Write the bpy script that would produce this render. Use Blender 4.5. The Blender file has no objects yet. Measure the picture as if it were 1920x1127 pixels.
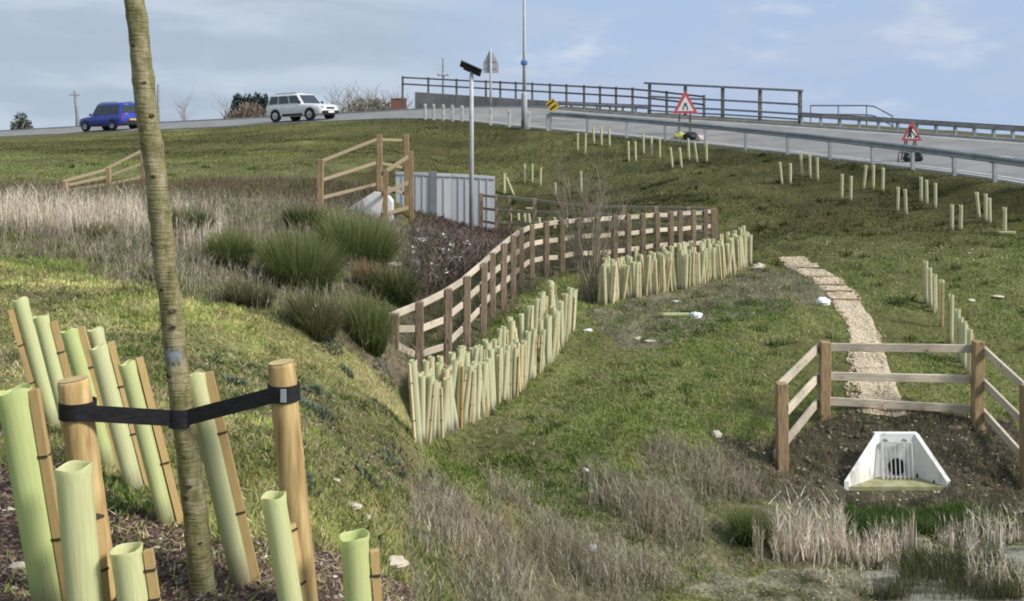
import bpy, math, random
import numpy as np
from mathutils import Vector, Matrix

random.seed(7)
rng = np.random.default_rng(7)
scene = bpy.context.scene
COL = scene.collection
R = math.radians

# ------------------------------------------------------------------ camera
CAMZ = 5.2                     # eye height over the lowest ditch
F, CX, VH = 2000.0, 960.0, 200.0   # focal length in photo pixels, horizon row
cam_data = bpy.data.cameras.new('camera')
cam_data.sensor_width = 36.0
cam_data.lens = 36.0 * F / 1920.0
cam_data.shift_y = -(563.5 - VH) / 1920.0
cam_data.clip_start = 0.1
cam_data.clip_end = 6000
cam = bpy.data.objects.new('camera', cam_data)
COL.objects.link(cam)
cam.location = (0, 0, CAMZ)
cam.rotation_euler = (R(90), 0, 0)
scene.camera = cam

# ------------------------------------------------------------------ sun and sky
SUN = Vector((0.80, -0.34, 0.66)).normalized()
sun_el = math.asin(SUN.z)
sun_az = math.atan2(SUN.x, SUN.y)
sd = bpy.data.lights.new('sun', 'SUN')
sd.energy = 3.1
sd.angle = R(15)
sd.color = (1.0, 0.95, 0.87)
sun = bpy.data.objects.new('sun', sd)
COL.objects.link(sun)
sun.location = (30, -20, 40)
sun.rotation_euler = (-SUN).to_track_quat('-Z', 'Y').to_euler()

world = bpy.data.worlds.new('World')
scene.world = world
world.use_nodes = True
wn, wl = world.node_tree.nodes, world.node_tree.links
wn.clear()
w_out = wn.new('ShaderNodeOutputWorld')
w_bg = wn.new('ShaderNodeBackground')
w_bg.inputs['Strength'].default_value = 0.08
w_sky = wn.new('ShaderNodeTexSky')
w_sky.sky_type = 'NISHITA'
w_sky.sun_disc = False
w_sky.sun_elevation = sun_el
w_sky.sun_rotation = sun_az
w_sky.air_density = 1.0
w_sky.dust_density = 0.6
w_sky.ozone_density = 2.0
w_geo = wn.new('ShaderNodeTexCoord')
# the land falls away beyond the road: keep the sky's own horizon colour going just below the level line
w_sep = wn.new('ShaderNodeSeparateXYZ'); wl.new(w_geo.outputs['Generated'], w_sep.inputs[0])
w_max = wn.new('ShaderNodeMath'); w_max.operation = 'MAXIMUM'; w_max.inputs[1].default_value = 0.05
wl.new(w_sep.outputs['Z'], w_max.inputs[0])
w_cmb = wn.new('ShaderNodeCombineXYZ')
wl.new(w_sep.outputs['X'], w_cmb.inputs['X']); wl.new(w_sep.outputs['Y'], w_cmb.inputs['Y']); wl.new(w_max.outputs[0], w_cmb.inputs['Z'])
wl.new(w_cmb.outputs[0], w_sky.inputs['Vector'])
def sky_noise(scale, zs, detail, lo, hi, off):
    m = wn.new('ShaderNodeMapping'); m.inputs['Scale'].default_value = (scale, scale, scale * zs); m.inputs['Location'].default_value = off
    wl.new(w_geo.outputs['Generated'], m.inputs['Vector'])
    n = wn.new('ShaderNodeTexNoise'); n.inputs['Detail'].default_value = detail; n.inputs['Roughness'].default_value = 0.5
    n.inputs['Distortion'].default_value = 0.3
    wl.new(m.outputs[0], n.inputs['Vector'])
    r = wn.new('ShaderNodeMapRange'); r.interpolation_type = 'SMOOTHSTEP'
    r.inputs['From Min'].default_value = lo; r.inputs['From Max'].default_value = hi
    wl.new(n.outputs['Fac'], r.inputs['Value'])
    return r.outputs[0]
def sky_mix(a, b, fac):
    m = wn.new('ShaderNodeMix'); m.data_type = 'RGBA'
    if isinstance(fac, float): m.inputs['Factor'].default_value = fac
    else: wl.new(fac, m.inputs['Factor'])
    for s, v in (('A', a), ('B', b)):
        sk = [i for i in m.inputs if i.name == s and i.type == 'RGBA'][0]
        if isinstance(v, tuple): sk.default_value = v
        else: wl.new(v, sk)
    return [o for o in m.outputs if o.type == 'RGBA'][0]
c0 = sky_mix(w_sky.outputs[0], (3.75, 4.9, 7.1, 1), 0.85)              # thin high haze over the blue
n1 = sky_noise(1.6, 3.4, 3.0, 0.38, 0.68, (3.1, 1.7, 0.0))
c1 = sky_mix(c0, (4.3, 5.1, 6.6, 1), n1)                             # broad grey-white sheets
n2 = sky_noise(2.3, 3.0, 5.0, 0.52, 0.86, (0.75, 7.2, 1.3))
c2 = sky_mix(c1, (6.3, 6.8, 7.5, 1), n2)                              # brighter puffs
# a greyer cloud bank lies over the west of the sky
n3 = sky_noise(1.3, 4.5, 5.0, 0.36, 0.66, (5.2, 2.2, 0.4))
grey = sky_mix((3.75, 4.55, 5.45, 1), (5.0, 5.75, 6.55, 1), n3)
w_bank = wn.new('ShaderNodeMapRange'); w_bank.interpolation_type = 'SMOOTHSTEP'
w_bank.inputs['From Min'].default_value = 0.04; w_bank.inputs['From Max'].default_value = -0.16
w_bank.inputs['To Max'].default_value = 0.85
wl.new(w_sep.outputs['X'], w_bank.inputs['Value'])
c3 = sky_mix(c2, grey, w_bank.outputs[0])
wl.new(c3, w_bg.inputs['Color'])
wl.new(w_bg.outputs[0], w_out.inputs['Surface'])

# ------------------------------------------------------------------ exposure and render
scene.view_settings.view_transform = 'Standard'
scene.view_settings.look = 'None'
scene.view_settings.exposure = 0.5
scene.view_settings.gamma = 1.0
scene.render.engine = 'CYCLES'
scene.cycles.max_bounces = 6
scene.cycles.filter_width = 1.9

# ------------------------------------------------------------------ mesh helpers
def tag(o, label=None, cat=None, group=None, kind=None):
    if label: o['label'] = label
    if cat: o['category'] = cat
    if group: o['group'] = group
    if kind: o['kind'] = kind
    return o

def empty(name, loc=(0, 0, 0), rot=(0, 0, 0)):
    o = bpy.data.objects.new(name, None)
    o.empty_display_size = 0.1
    COL.objects.link(o); o.location = loc; o.rotation_euler = rot
    return o

def link(name, me, parent=None, loc=(0, 0, 0), rot=(0, 0, 0), scale=(1, 1, 1)):
    o = bpy.data.objects.new(name, me)
    COL.objects.link(o)
    o.parent = parent; o.location = loc; o.rotation_euler = rot; o.scale = scale
    return o

def copy_tree(o, parent=None):
    c = o.copy(); COL.objects.link(c); c.parent = parent
    for ch in list(o.children): copy_tree(ch, c)
    return c

class MB:
    """collects shapes, builds one mesh"""
    def __init__(self): self.v = []; self.f = []; self.s = []
    def add(self, vs, fs, smooth=False):
        b = len(self.v)
        self.v += [tuple(p) for p in vs]
        self.f += [tuple(i + b for i in f) for f in fs]
        self.s += [smooth] * len(fs)
        return self
    def box(self, c, size, rot=None, bev=0.0):
        x, y, z = size[0] / 2, size[1] / 2, size[2] / 2
        M = rot if rot else Matrix.Identity(3)
        c = Vector(c)
        if bev <= 0:
            vs = [c + M @ Vector((sx * x, sy * y, sz * z)) for sx in (-1, 1) for sy in (-1, 1) for sz in (-1, 1)]
            fs = [(0, 1, 3, 2), (4, 6, 7, 5), (0, 4, 5, 1), (2, 3, 7, 6), (0, 2, 6, 4), (1, 5, 7, 3)]
            return self.add(vs, fs)
        # chamfered box: 24 verts
        b = bev; idx = {}; vs = []
        for sx in (-1, 1):
            for sy in (-1, 1):
                for sz in (-1, 1):
                    for k in range(3):
                        p = [sx * (x - b), sy * (y - b), sz * (z - b)]
                        p[k] += (sx, sy, sz)[k] * b
                        idx[(sx, sy, sz, k)] = len(vs); vs.append(c + M @ Vector(p))
        fs = []
        S = (-1, 1)
        for s in S:
            q = [(-1, -1), (1, -1), (1, 1), (-1, 1)]
            if s < 0: q = q[::-1]
            fs.append([idx[(s, a, d, 0)] for a, d in q])
            fs.append([idx[(d, s, a, 1)] for a, d in q])
            fs.append([idx[(a, d, s, 2)] for a, d in q])
        def quad(l):
            fs.append(l)
        for a in S:
            for d in S:
                e = [idx[(a, d, -1, 0)], idx[(a, d, -1, 1)], idx[(a, d, 1, 1)], idx[(a, d, 1, 0)]]
                fs.append(e if a * d > 0 else e[::-1])
                e = [idx[(a, -1, d, 2)], idx[(a, -1, d, 0)], idx[(a, 1, d, 0)], idx[(a, 1, d, 2)]]
                fs.append(e if a * d > 0 else e[::-1])
                e = [idx[(-1, a, d, 1)], idx[(-1, a, d, 2)], idx[(1, a, d, 2)], idx[(1, a, d, 1)]]
                fs.append(e if a * d > 0 else e[::-1])
        for a in S:
            for d in S:
                for e in S:
                    t = [idx[(a, d, e, k)] for k in range(3)]
                    fs.append(t if a * d * e > 0 else t[::-1])
        return self.add(vs, fs)
    def bar(self, p, q, w, h, up=(0, 0, 1), bev=0.0):
        """a straight timber or rail from p to q, w across, h along up"""
        p, q = Vector(p), Vector(q)
        d = q - p; L = d.length; d.normalize()
        u = Vector(up)
        s = d.cross(u)
        if s.length < 1e-4: s = d.cross(Vector((1, 0, 0)))
        s.normalize(); u = s.cross(d).normalized()
        M = Matrix((d, s, u)).transposed()
        return self.box((p + q) / 2, (L, w, h), M, bev)
    def tube(self, pts, radii, n=8, cap=True, smooth=True, rough=0.0):
        pts = [Vector(p) for p in pts]
        if not hasattr(radii, '__len__'): radii = [radii] * len(pts)
        vs = []; fs = []
        ref = None
        for i, p in enumerate(pts):
            d = (pts[min(i + 1, len(pts) - 1)] - pts[max(i - 1, 0)])
            if d.length < 1e-9: d = Vector((0, 0, 1))
            d.normalize()
            if ref is None:
                ref = d.cross(Vector((0.3, 0.9, 0.13)))
                if ref.length < 1e-3: ref = d.cross(Vector((1, 0, 0)))
            a = (ref - d * ref.dot(d)).normalized(); b = d.cross(a); ref = a
            for k in range(n):
                t = 2 * math.pi * k / n
                vs.append(p + (a * math.cos(t) + b * math.sin(t)) * radii[i] * (1 + rough * (math.sin(3 * t + i * 0.35) * 0.5 + random.uniform(-.5, .5))))
        for i in range(len(pts) - 1):
            for k in range(n):
                k2 = (k + 1) % n
                fs.append((i * n + k, i * n + k2, (i + 1) * n + k2, (i + 1) * n + k))
        self.add(vs, fs, smooth)
        if cap:
            b = len(self.v) - len(vs)
            self.f.append(tuple(b + k for k in range(n))[::-1]); self.s.append(False)
            self.f.append(tuple(b + (len(pts) - 1) * n + k for k in range(n))); self.s.append(False)
        return self
    def lathe(self, prof, n=16, c=(0, 0, 0), axis='Z', smooth=True):
        vs = []; fs = []
        for r, z in prof:
            for k in range(n):
                t = 2 * math.pi * k / n
                p = (r * math.cos(t), r * math.sin(t), z)
                if axis == 'Y': p = (p[0], p[2], p[1])
                if axis == 'X': p = (p[2], p[0], p[1])
                vs.append((p[0] + c[0], p[1] + c[1], p[2] + c[2]))
        for i in range(len(prof) - 1):
            for k in range(n):
                k2 = (k + 1) % n
                fs.append((i * n + k, i * n + k2, (i + 1) * n + k2, (i + 1) * n + k))
        return self.add(vs, fs, smooth)
    def prism(self, poly, y0, y1, smooth=False):
        """polygon in xz, extruded along y"""
        n = len(poly)
        vs = [(x, y0, z) for x, z in poly] + [(x, y1, z) for x, z in poly]
        fs = [tuple(range(n)), tuple(range(2 * n - 1, n - 1, -1))]
        fs += [(i, i + n, (i + 1) % n + n, (i + 1) % n) for i in range(n)]
        return self.add(vs, fs, smooth)
    def mesh(self, name, mat=None):
        me = bpy.data.meshes.new(name)
        me.from_pydata(self.v, [], self.f)
        me.polygons.foreach_set('use_smooth', self.s)
        if mat: me.materials.append(mat)
        me.update()
        return me
    def build(self, name, mat, parent=None, **kw):
        return link(name, self.mesh(name, mat), parent, **kw)

def fast_mesh(name, verts, tris, mat, colors=None, smooth=False):
    """numpy arrays to a triangle mesh with per-point colours"""
    me = bpy.data.meshes.new(name)
    nv, nt = len(verts), len(tris)
    me.vertices.add(nv); me.vertices.foreach_set('co', np.asarray(verts, np.float32).ravel())
    me.loops.add(nt * 3); me.loops.foreach_set('vertex_index', np.asarray(tris, np.int32).ravel())
    me.polygons.add(nt); me.polygons.foreach_set('loop_start', np.arange(0, nt * 3, 3, dtype=np.int32))
    if smooth: me.polygons.foreach_set('use_smooth', np.ones(nt, dtype=bool))
    if colors is not None:
        a = me.color_attributes.new('tint', 'FLOAT_COLOR', 'POINT')
        c = np.ones((nv, 4), np.float32); c[:, :3] = colors
        a.data.foreach_set('color', c.ravel())
    me.materials.append(mat)
    me.update(calc_edges=True); me.validate()
    return me

# ------------------------------------------------------------------ material helpers
def new_mat(name):
    m = bpy.data.materials.new(name); m.use_nodes = True
    nt = m.node_tree; b = nt.nodes['Principled BSDF']
    return m, nt.nodes, nt.links, b

def ramp(nodes, stops):
    r = nodes.new('ShaderNodeValToRGB')
    e = r.color_ramp.elements
    while len(e) < len(stops): e.new(0.5)
    for i, (p, c) in enumerate(stops):
        e[i].position = p; e[i].color = (*c, 1)
    return r

def mottled(name, c1, c2, scale=8, rough=0.7, stretch=(1, 1, 1), bump=0.0, metallic=0.0, detail=5, lo=0.3, hi=0.7, coords='Object', spec=0.3, bdist=0.01):
    m, n, l, b = new_mat(name)
    tc = n.new('ShaderNodeTexCoord'); mp = n.new('ShaderNodeMapping'); mp.inputs['Scale'].default_value = stretch
    oi = n.new('ShaderNodeObjectInfo')
    ad = n.new('ShaderNodeVectorMath'); ad.operation = 'ADD'
    l.new(tc.outputs[coords], ad.inputs[0])
    ml = n.new('ShaderNodeMath'); ml.operation = 'MULTIPLY'; ml.inputs[1].default_value = 37.0
    l.new(oi.outputs['Random'], ml.inputs[0]); l.new(ml.outputs[0], ad.inputs[1])
    l.new(ad.outputs[0], mp.inputs['Vector'])
    t = n.new('ShaderNodeTexNoise'); t.inputs['Scale'].default_value = scale; t.inputs['Detail'].default_value = detail
    l.new(mp.outputs[0], t.inputs['Vector'])
    r = ramp(n, [(lo, c1), (hi, c2)]); l.new(t.outputs['Fac'], r.inputs[0])
    # each copy a touch lighter or darker
    hv = n.new('ShaderNodeHueSaturation')
    mr = n.new('ShaderNodeMapRange'); mr.inputs['To Min'].default_value = 0.86; mr.inputs['To Max'].default_value = 1.12
    l.new(oi.outputs['Random'], mr.inputs['Value']); l.new(mr.outputs[0], hv.inputs['Value'])
    l.new(r.outputs[0], hv.inputs['Color']); l.new(hv.outputs[0], b.inputs['Base Color'])
    b.inputs['Roughness'].default_value = rough; b.inputs['Metallic'].default_value = metallic
    b.inputs['Specular IOR Level'].default_value = spec
    if bump:
        bp = n.new('ShaderNodeBump'); bp.inputs['Strength'].default_value = bump; bp.inputs['Distance'].default_value = bdist
        l.new(t.outputs['Fac'], bp.inputs['Height']); l.new(bp.outputs[0], b.inputs['Normal'])
    return m

def plain(name, c, rough=0.5, metallic=0.0, spec=0.4):
    return mottled(name, tuple(x * 0.88 for x in c), tuple(min(1, x * 1.08) for x in c), 6, rough, metallic=metallic, spec=spec)

def tinted(name, transl=0.25, rough=0.8):
    """plant matter: colour per blade from the mesh, light passes through a little"""
    m, n, l, b = new_mat(name)
    a = n.new('ShaderNodeAttribute'); a.attribute_name = 'tint'
    l.new(a.outputs['Color'], b.inputs['Base Color']); b.inputs['Roughness'].default_value = rough
    b.inputs['Specular IOR Level'].default_value = 0.15
    if transl:
        t = n.new('ShaderNodeBsdfTranslucent'); l.new(a.outputs['Color'], t.inputs['Color'])
        mx = n.new('ShaderNodeMixShader'); mx.inputs[0].default_value = transl
        l.new(b.outputs[0], mx.inputs[1]); l.new(t.outputs[0], mx.inputs[2])
        l.new(mx.outputs[0], n['Material Output'].inputs['Surface'])
    return m

def wood(name, c1, c2, grain=(1, 8, 8), scale=6, bump=0.4):
    """sawn timber: grain, knots, grey weathering"""
    m = mottled(name, c1, c2, scale, 0.88, grain, bump, detail=9)
    n, l = m.node_tree.nodes, m.node_tree.links; b = n['Principled BSDF']; src = b.inputs['Base Color'].links[0].from_socket
    tc = n.new('ShaderNodeTexCoord'); mp = n.new('ShaderNodeMapping'); mp.inputs['Scale'].default_value = tuple(1.0 if g > 1 else 0.45 for g in grain)
    l.new(tc.outputs['Object'], mp.inputs[0])
    v = n.new('ShaderNodeTexVoronoi'); v.inputs['Scale'].default_value = 6; l.new(mp.outputs[0], v.inputs['Vector'])
    r = ramp(n, [(0.06, (0.35, 0.27, 0.2)), (0.15, (1, 1, 1))]); l.new(v.outputs['Distance'], r.inputs[0])
    w = n.new('ShaderNodeTexNoise'); w.inputs['Scale'].default_value = 1.6; w.inputs['Detail'].default_value = 5; l.new(tc.outputs['Object'], w.inputs['Vector'])
    r2 = ramp(n, [(0.40, (1, 1, 1)), (0.68, (0.66, 0.68, 0.70))]); l.new(w.outputs['Fac'], r2.inputs[0])
    for rr in (r, r2):
        mx = n.new('ShaderNodeMix'); mx.data_type = 'RGBA'; mx.blend_type = 'MULTIPLY'; mx.inputs['Factor'].default_value = 0.9
        ia = [i for i in mx.inputs if i.type == 'RGBA']; l.new(src, ia[0]); l.new(rr.outputs[0], ia[1]); src = [o for o in mx.outputs if o.type == 'RGBA'][0]
    l.new(src, b.inputs['Base Color'])
    return m
M = {}
M['blade'] = tinted('grass_blade', 0.25)
M['stem'] = tinted('dry_stem', 0.1, 0.9)
M['chip'] = tinted('bark_chip', 0.0, 0.95)
M['rail'] = wood('sawn_rail', (0.46, 0.37, 0.26), (0.72, 0.64, 0.51))
M['post'] = wood('sawn_post', (0.25, 0.165, 0.085), (0.48, 0.345, 0.20), (8, 8, 1))
M['post_dark'] = wood('weathered_post', (0.20, 0.14, 0.095), (0.40, 0.30, 0.21), (8, 8, 1))
M['stake_pale'] = mottled('pale_stake_wood', (0.56, 0.45, 0.24), (0.74, 0.64, 0.40), 9, 0.8, (6, 6, 1), 0.3)
M['stake'] = mottled('stake_wood', (0.38, 0.25, 0.10), (0.60, 0.43, 0.20), 9, 0.8, (6, 6, 1), 0.3)
M['pole_wood'] = wood('round_stake_wood', (0.30, 0.185, 0.07), (0.62, 0.45, 0.21), (7, 7, 0.8), 5, 0.5)
M['black'] = plain('black_rubber', (0.012, 0.012, 0.014), 0.6)
M['concrete_white'] = mottled('precast_concrete', (0.36, 0.34, 0.28), (0.77, 0.76, 0.73), 4.5, 0.9, (1.6, 1.6, 0.6), 0.2, detail=10, lo=0.26, hi=0.48)
M['concrete'] = mottled('weathered_concrete', (0.25, 0.225, 0.21), (0.40, 0.365, 0.34), 1.2, 0.9)
M['galv'] = mottled('galvanised_steel', (0.30, 0.33, 0.34), (0.43, 0.46, 0.47), 3, 0.55, metallic=0.35)
M['parapet'] = mottled('weathered_parapet', (0.10, 0.095, 0.095), (0.20, 0.185, 0.175), 3, 0.8)
M['post_white'] = mottled('white_post_paint', (0.40, 0.39, 0.36), (0.54, 0.53, 0.50), 5, 0.8)
M['hoarding'] = mottled('coated_steel_panel', (0.50, 0.52, 0.54), (0.60, 0.62, 0.63), 1.3, 0.5, (1, 1, 0.3))
M['hoard_post'] = plain('hoarding_post', (0.20, 0.21, 0.23), 0.6)
M['red'] = plain('sign_red', (0.50, 0.09, 0.10), 0.5)
M['signwhite'] = plain('sign_white', (0.78, 0.76, 0.74), 0.45)
M['signback'] = mottled('sign_back_grey', (0.38, 0.39, 0.40), (0.48, 0.49, 0.50), 3, 0.5)
M['blue_sign'] = plain('sign_blue', (0.07, 0.16, 0.42), 0.45)
M['yellow'] = plain('sign_yellow', (0.62, 0.42, 0.02), 0.5)
M['polegrey'] = mottled('column_grey', (0.38, 0.39, 0.40), (0.50, 0.50, 0.50), 3, 0.55)
M['dark'] = plain('dark_plastic', (0.02, 0.022, 0.026), 0.5)
M['stone'] = mottled('pale_stone', (0.46, 0.40, 0.31), (0.70, 0.63, 0.52), 9, 0.9, bump=0.4)
M['rag'] = plain('white_plastic', (0.80, 0.82, 0.84), 0.5)
def tube_mat(name, ca, cb_, cc):
    m, n, l, b = new_mat(name)
    oi = n.new('ShaderNodeObjectInfo')
    r = ramp(n, [(0.0, ca), (0.5, cb_), (1.0, cc)])
    l.new(oi.outputs['Random'], r.inputs[0])
    tc = n.new('ShaderNodeTexCoord'); t = n.new('ShaderNodeTexNoise'); t.inputs['Scale'].default_value = 5
    mp = n.new('ShaderNodeMapping'); mp.inputs['Scale'].default_value = (2, 2, 0.6)
    l.new(tc.outputs['Object'], mp.inputs[0]); l.new(mp.outputs[0], t.inputs['Vector'])
    mx = n.new('ShaderNodeMix'); mx.data_type = 'RGBA'; mx.blend_type = 'MULTIPLY'; mx.inputs['Factor'].default_value = 0.55
    rr = ramp(n, [(0.3, (0.70, 0.72, 0.62)), (0.65, (1, 1, 1))]); l.new(t.outputs['Fac'], rr.inputs[0])
    ia = [i for i in mx.inputs if i.type == 'RGBA']; l.new(r.outputs[0], ia[0]); l.new(rr.outputs[0], ia[1])
    out = [o for o in mx.outputs if o.type == 'RGBA'][0]
    # splashed soil on the foot of the tube
    sp = n.new('ShaderNodeSeparateXYZ'); l.new(tc.outputs['Object'], sp.inputs[0])
    t2 = n.new('ShaderNodeTexNoise'); t2.inputs['Scale'].default_value = 9; t2.inputs['Detail'].default_value = 6; l.new(mp.outputs[0], t2.inputs['Vector'])
    sm = n.new('ShaderNodeMath'); sm.operation = 'MULTIPLY_ADD'; sm.inputs[1].default_value = 0.30; sm.inputs[2].default_value = 0.0; l.new(t2.outputs['Fac'], sm.inputs[0])
    mr = n.new('ShaderNodeMapRange'); mr.inputs['From Min'].default_value = 0.08; mr.inputs['From Max'].default_value = -0.10; mr.inputs['To Max'].default_value = 0.75
    sb = n.new('ShaderNodeMath'); sb.operation = 'SUBTRACT'; l.new(sp.outputs['Z'], sb.inputs[0]); l.new(sm.outputs[0], sb.inputs[1]); l.new(sb.outputs[0], mr.inputs['Value'])
    md = n.new('ShaderNodeMix'); md.data_type = 'RGBA'; l.new(mr.outputs[0], md.inputs['Factor'])
    ib = [i for i in md.inputs if i.type == 'RGBA']; l.new(out, ib[0]); ib[1].default_value = (0.22, 0.18, 0.11, 1)
    out = [o for o in md.outputs if o.type == 'RGBA'][0]
    l.new(out, b.inputs['Base Color']); b.inputs['Roughness'].default_value = 0.42
    tr = n.new('ShaderNodeBsdfTranslucent'); l.new(out, tr.inputs['Color'])
    ms = n.new('ShaderNodeMixShader'); ms.inputs[0].default_value = 0.42
    l.new(b.outputs[0], ms.inputs[1]); l.new(tr.outputs[0], ms.inputs[2]); l.new(ms.outputs[0], n['Material Output'].inputs['Surface'])
    return m
M['tube'] = tube_mat('tree_tube_plastic', (0.74, 0.80, 0.38), (0.81, 0.84, 0.47), (0.84, 0.83, 0.52))
M['tube_cream'] = tube_mat('aged_tube_plastic', (0.84, 0.82, 0.56), (0.88, 0.86, 0.64), (0.80, 0.80, 0.53))

# ------------------------------------------------------------------ the lie of the land
def pw(u, v, d):
    """photo pixel and distance to world point"""
    return Vector(((u - CX) / F * d, d, CAMZ - (v - VH) / F * d))

EDGE = [(-400, 275, 84), (-200, 267, 79), (22, 255, 73.5), (200, 247, 69), (400, 238, 64.5), (570, 229, 61), (758, 221.5, 57.5),
        (870, 226, 54.8), (1000, 239, 52), (1200, 257, 47.5), (1425, 280, 42), (1650, 306, 36.5), (1890, 338, 31), (2150, 390, 26), (2500, 470, 21.5)]
def catmull(P, per=12):
    P = [np.array(p, float) for p in P]; out = []
    for i in range(len(P) - 1):
        a, b, c, d = P[max(i - 1, 0)], P[i], P[i + 1], P[min(i + 2, len(P) - 1)]
        for k in range(per):
            t = k / per
            out.append(0.5 * (2 * b + (c - a) * t + (2 * a - 5 * b + 4 * c - d) * t * t + (3 * b - a - 3 * c + d) * t ** 3))
    out.append(P[-1]); return np.array(out)
edge3 = catmull([tuple(pw(*e)) for e in EDGE])
for _ in range(6):       # ease the kerb line
    edge3[1:-1] = 0.25 * edge3[:-2] + 0.5 * edge3[1:-1] + 0.25 * edge3[2:]
ROADW = 7.6
XFALL = 0.075
et = np.gradient(edge3[:, :2], axis=0); et /= np.linalg.norm(et, axis=1)[:, None]
en = np.stack([-et[:, 1], et[:, 0]], 1)          # away from the camera side
en[en[:, 1] < 0] *= -1

def edge_query(x, y):
    """signed distance beyond the near road edge and the edge height there"""
    x = np.atleast_1d(np.asarray(x, float)); y = np.atleast_1d(np.asarray(y, float))
    A = edge3[:-1]; B = edge3[1:]
    best = np.full(x.shape, 1e9); sg = np.zeros(x.shape); zz = np.zeros(x.shape)
    for i in range(len(A)):
        ab = B[i, :2] - A[i, :2]; L2 = ab @ ab
        t = np.clip(((x - A[i, 0]) * ab[0] + (y - A[i, 1]) * ab[1]) / L2, 0, 1)
        dx = x - A[i, 0] - t * ab[0]; dy = y - A[i, 1] - t * ab[1]
        d = np.hypot(dx, dy)
        m = d < best
        s = dx * en[i, 0] + dy * en[i, 1]
        best = np.where(m, d, best); sg = np.where(m, np.where(s >= 0, 1, -1), sg); zz = np.where(m, A[i, 2] + t * (B[i, 2] - A[i, 2]), zz)
    return best * sg, zz

CTRL = """100,1250,3.5 400,1250,3.5 700,1250,4.0 50,1100,4.2 380,1110,4.2 700,1110,4.6 300,980,4.9 600,980,5.5 755,980,6.2
100,800,6.5 400,800,7 600,800,8 755,800,9.8 50,600,11 300,620,11.5 550,660,12 755,680,13.6 50,480,17 300,500,17.5 550,520,18.5 755,560,19.5
50,400,24 300,410,24 550,420,25 755,440,27 50,345,33 300,345,34 550,350,34 720,372,33 50,300,46 300,293,46 550,287,44 740,290,43
850,300,46 850,400,38 1000,345,42 1100,290,45 1150,400,33 1300,330,38.5 1300,430,30.5 1550,370,33.5 1550,450,28 1750,400,30.5 1750,460,26.5 1890,440,27 1890,490,24
1420,500,26 1600,580,21 1800,580,21 1890,600,20.5 1650,780,15.2 1800,705,17.2 1300,600,20 1300,700,17 1300,800,14.5 1150,570,21.3 1040,690,17 950,760,15.2 795,830,13.3
1545,790,15.3 1832,800,15.3 1467,882,14 1300,830,13.8 1000,830,13 790,730,15.5 850,560,21 950,480,27 1000,526,23.5 1335,476,28.5 1200,490,26.5 900,442,34 820,470,29
781,930,9 781,1127,6 900,900,11.5 1000,1000,10.3 1000,1127,8.8 1300,900,12.8 1300,1000,11.5 1300,1127,10 1500,960,13 1680,912,14 1680,1000,12.5 1680,1127,10.8
1890,1000,12.5 1890,1127,10.8 1890,900,14.1 1890,800,15.6 2200,800,15.3 2200,1000,12.5 2200,600,20 1300,1400,7.5 1700,1400,8 1000,1500,6.3 2200,480,23.5"""
cp = [tuple(pw(*map(float, s.split(',')))) for s in CTRL.split()]
cp += [(0, -6, CAMZ - 1.75), (0, 0.3, CAMZ - 1.7), (9, 0, CAMZ - 4.4), (-10, 0, CAMZ - 1.85), (-10, 10, CAMZ - 2.0), (-25, 30, CAMZ - 2.3), (-12, -10, CAMZ - 1.8),
       (12, -10, CAMZ - 4.2), (20, 10, CAMZ - 4.0), (-30, 10, CAMZ - 2.1), (-40, 45, CAMZ - 2.4), (4, 1.5, CAMZ - 3.6)]
cp += [tuple(p) for p in edge3[::6]]
cp = np.array(cp)
def tps_k(r2): return r2 * np.log(np.maximum(r2, 1e-12)) * 0.5
def tps_fit(P, lam):
    n = len(P); d2 = ((P[:, None, :2] - P[None, :, :2]) ** 2).sum(-1)
    A = np.zeros((n + 3, n + 3)); A[:n, :n] = tps_k(d2) + lam * np.eye(n)
    A[:n, n] = 1; A[:n, n + 1:] = P[:, :2]; A[n, :n] = 1; A[n + 1:, :n] = P[:, :2].T
    return np.linalg.solve(A, np.concatenate([P[:, 2], np.zeros(3)]))
tps_w = tps_fit(cp, 0.04)
def tps(x, y):
    out = np.full(x.shape, tps_w[-3]) + tps_w[-2] * x + tps_w[-1] * y
    for i in range(len(cp)): out += tps_w[i] * tps_k((x - cp[i, 0]) ** 2 + (y - cp[i, 1]) ** 2)
    return out

_lat = rng.random((256, 256))
def vnoise(x, y):
    xi = np.floor(x).astype(int); yi = np.floor(y).astype(int); fx = x - xi; fy = y - yi
    fx = fx * fx * (3 - 2 * fx); fy = fy * fy * (3 - 2 * fy)
    g = lambda a, b: _lat[a % 256, b % 256]
    return (g(xi, yi) * (1 - fx) + g(xi + 1, yi) * fx) * (1 - fy) + (g(xi, yi + 1) * (1 - fx) + g(xi + 1, yi + 1) * fx) * fy - 0.5
def fbm(x, y, f, oct=4):
    o = 0; a = 1.0
    for k in range(oct): o = o + a * vnoise(x * f + 17.3 * k, y * f - 9.1 * k); f *= 2.03; a *= 0.5
    return o

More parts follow.
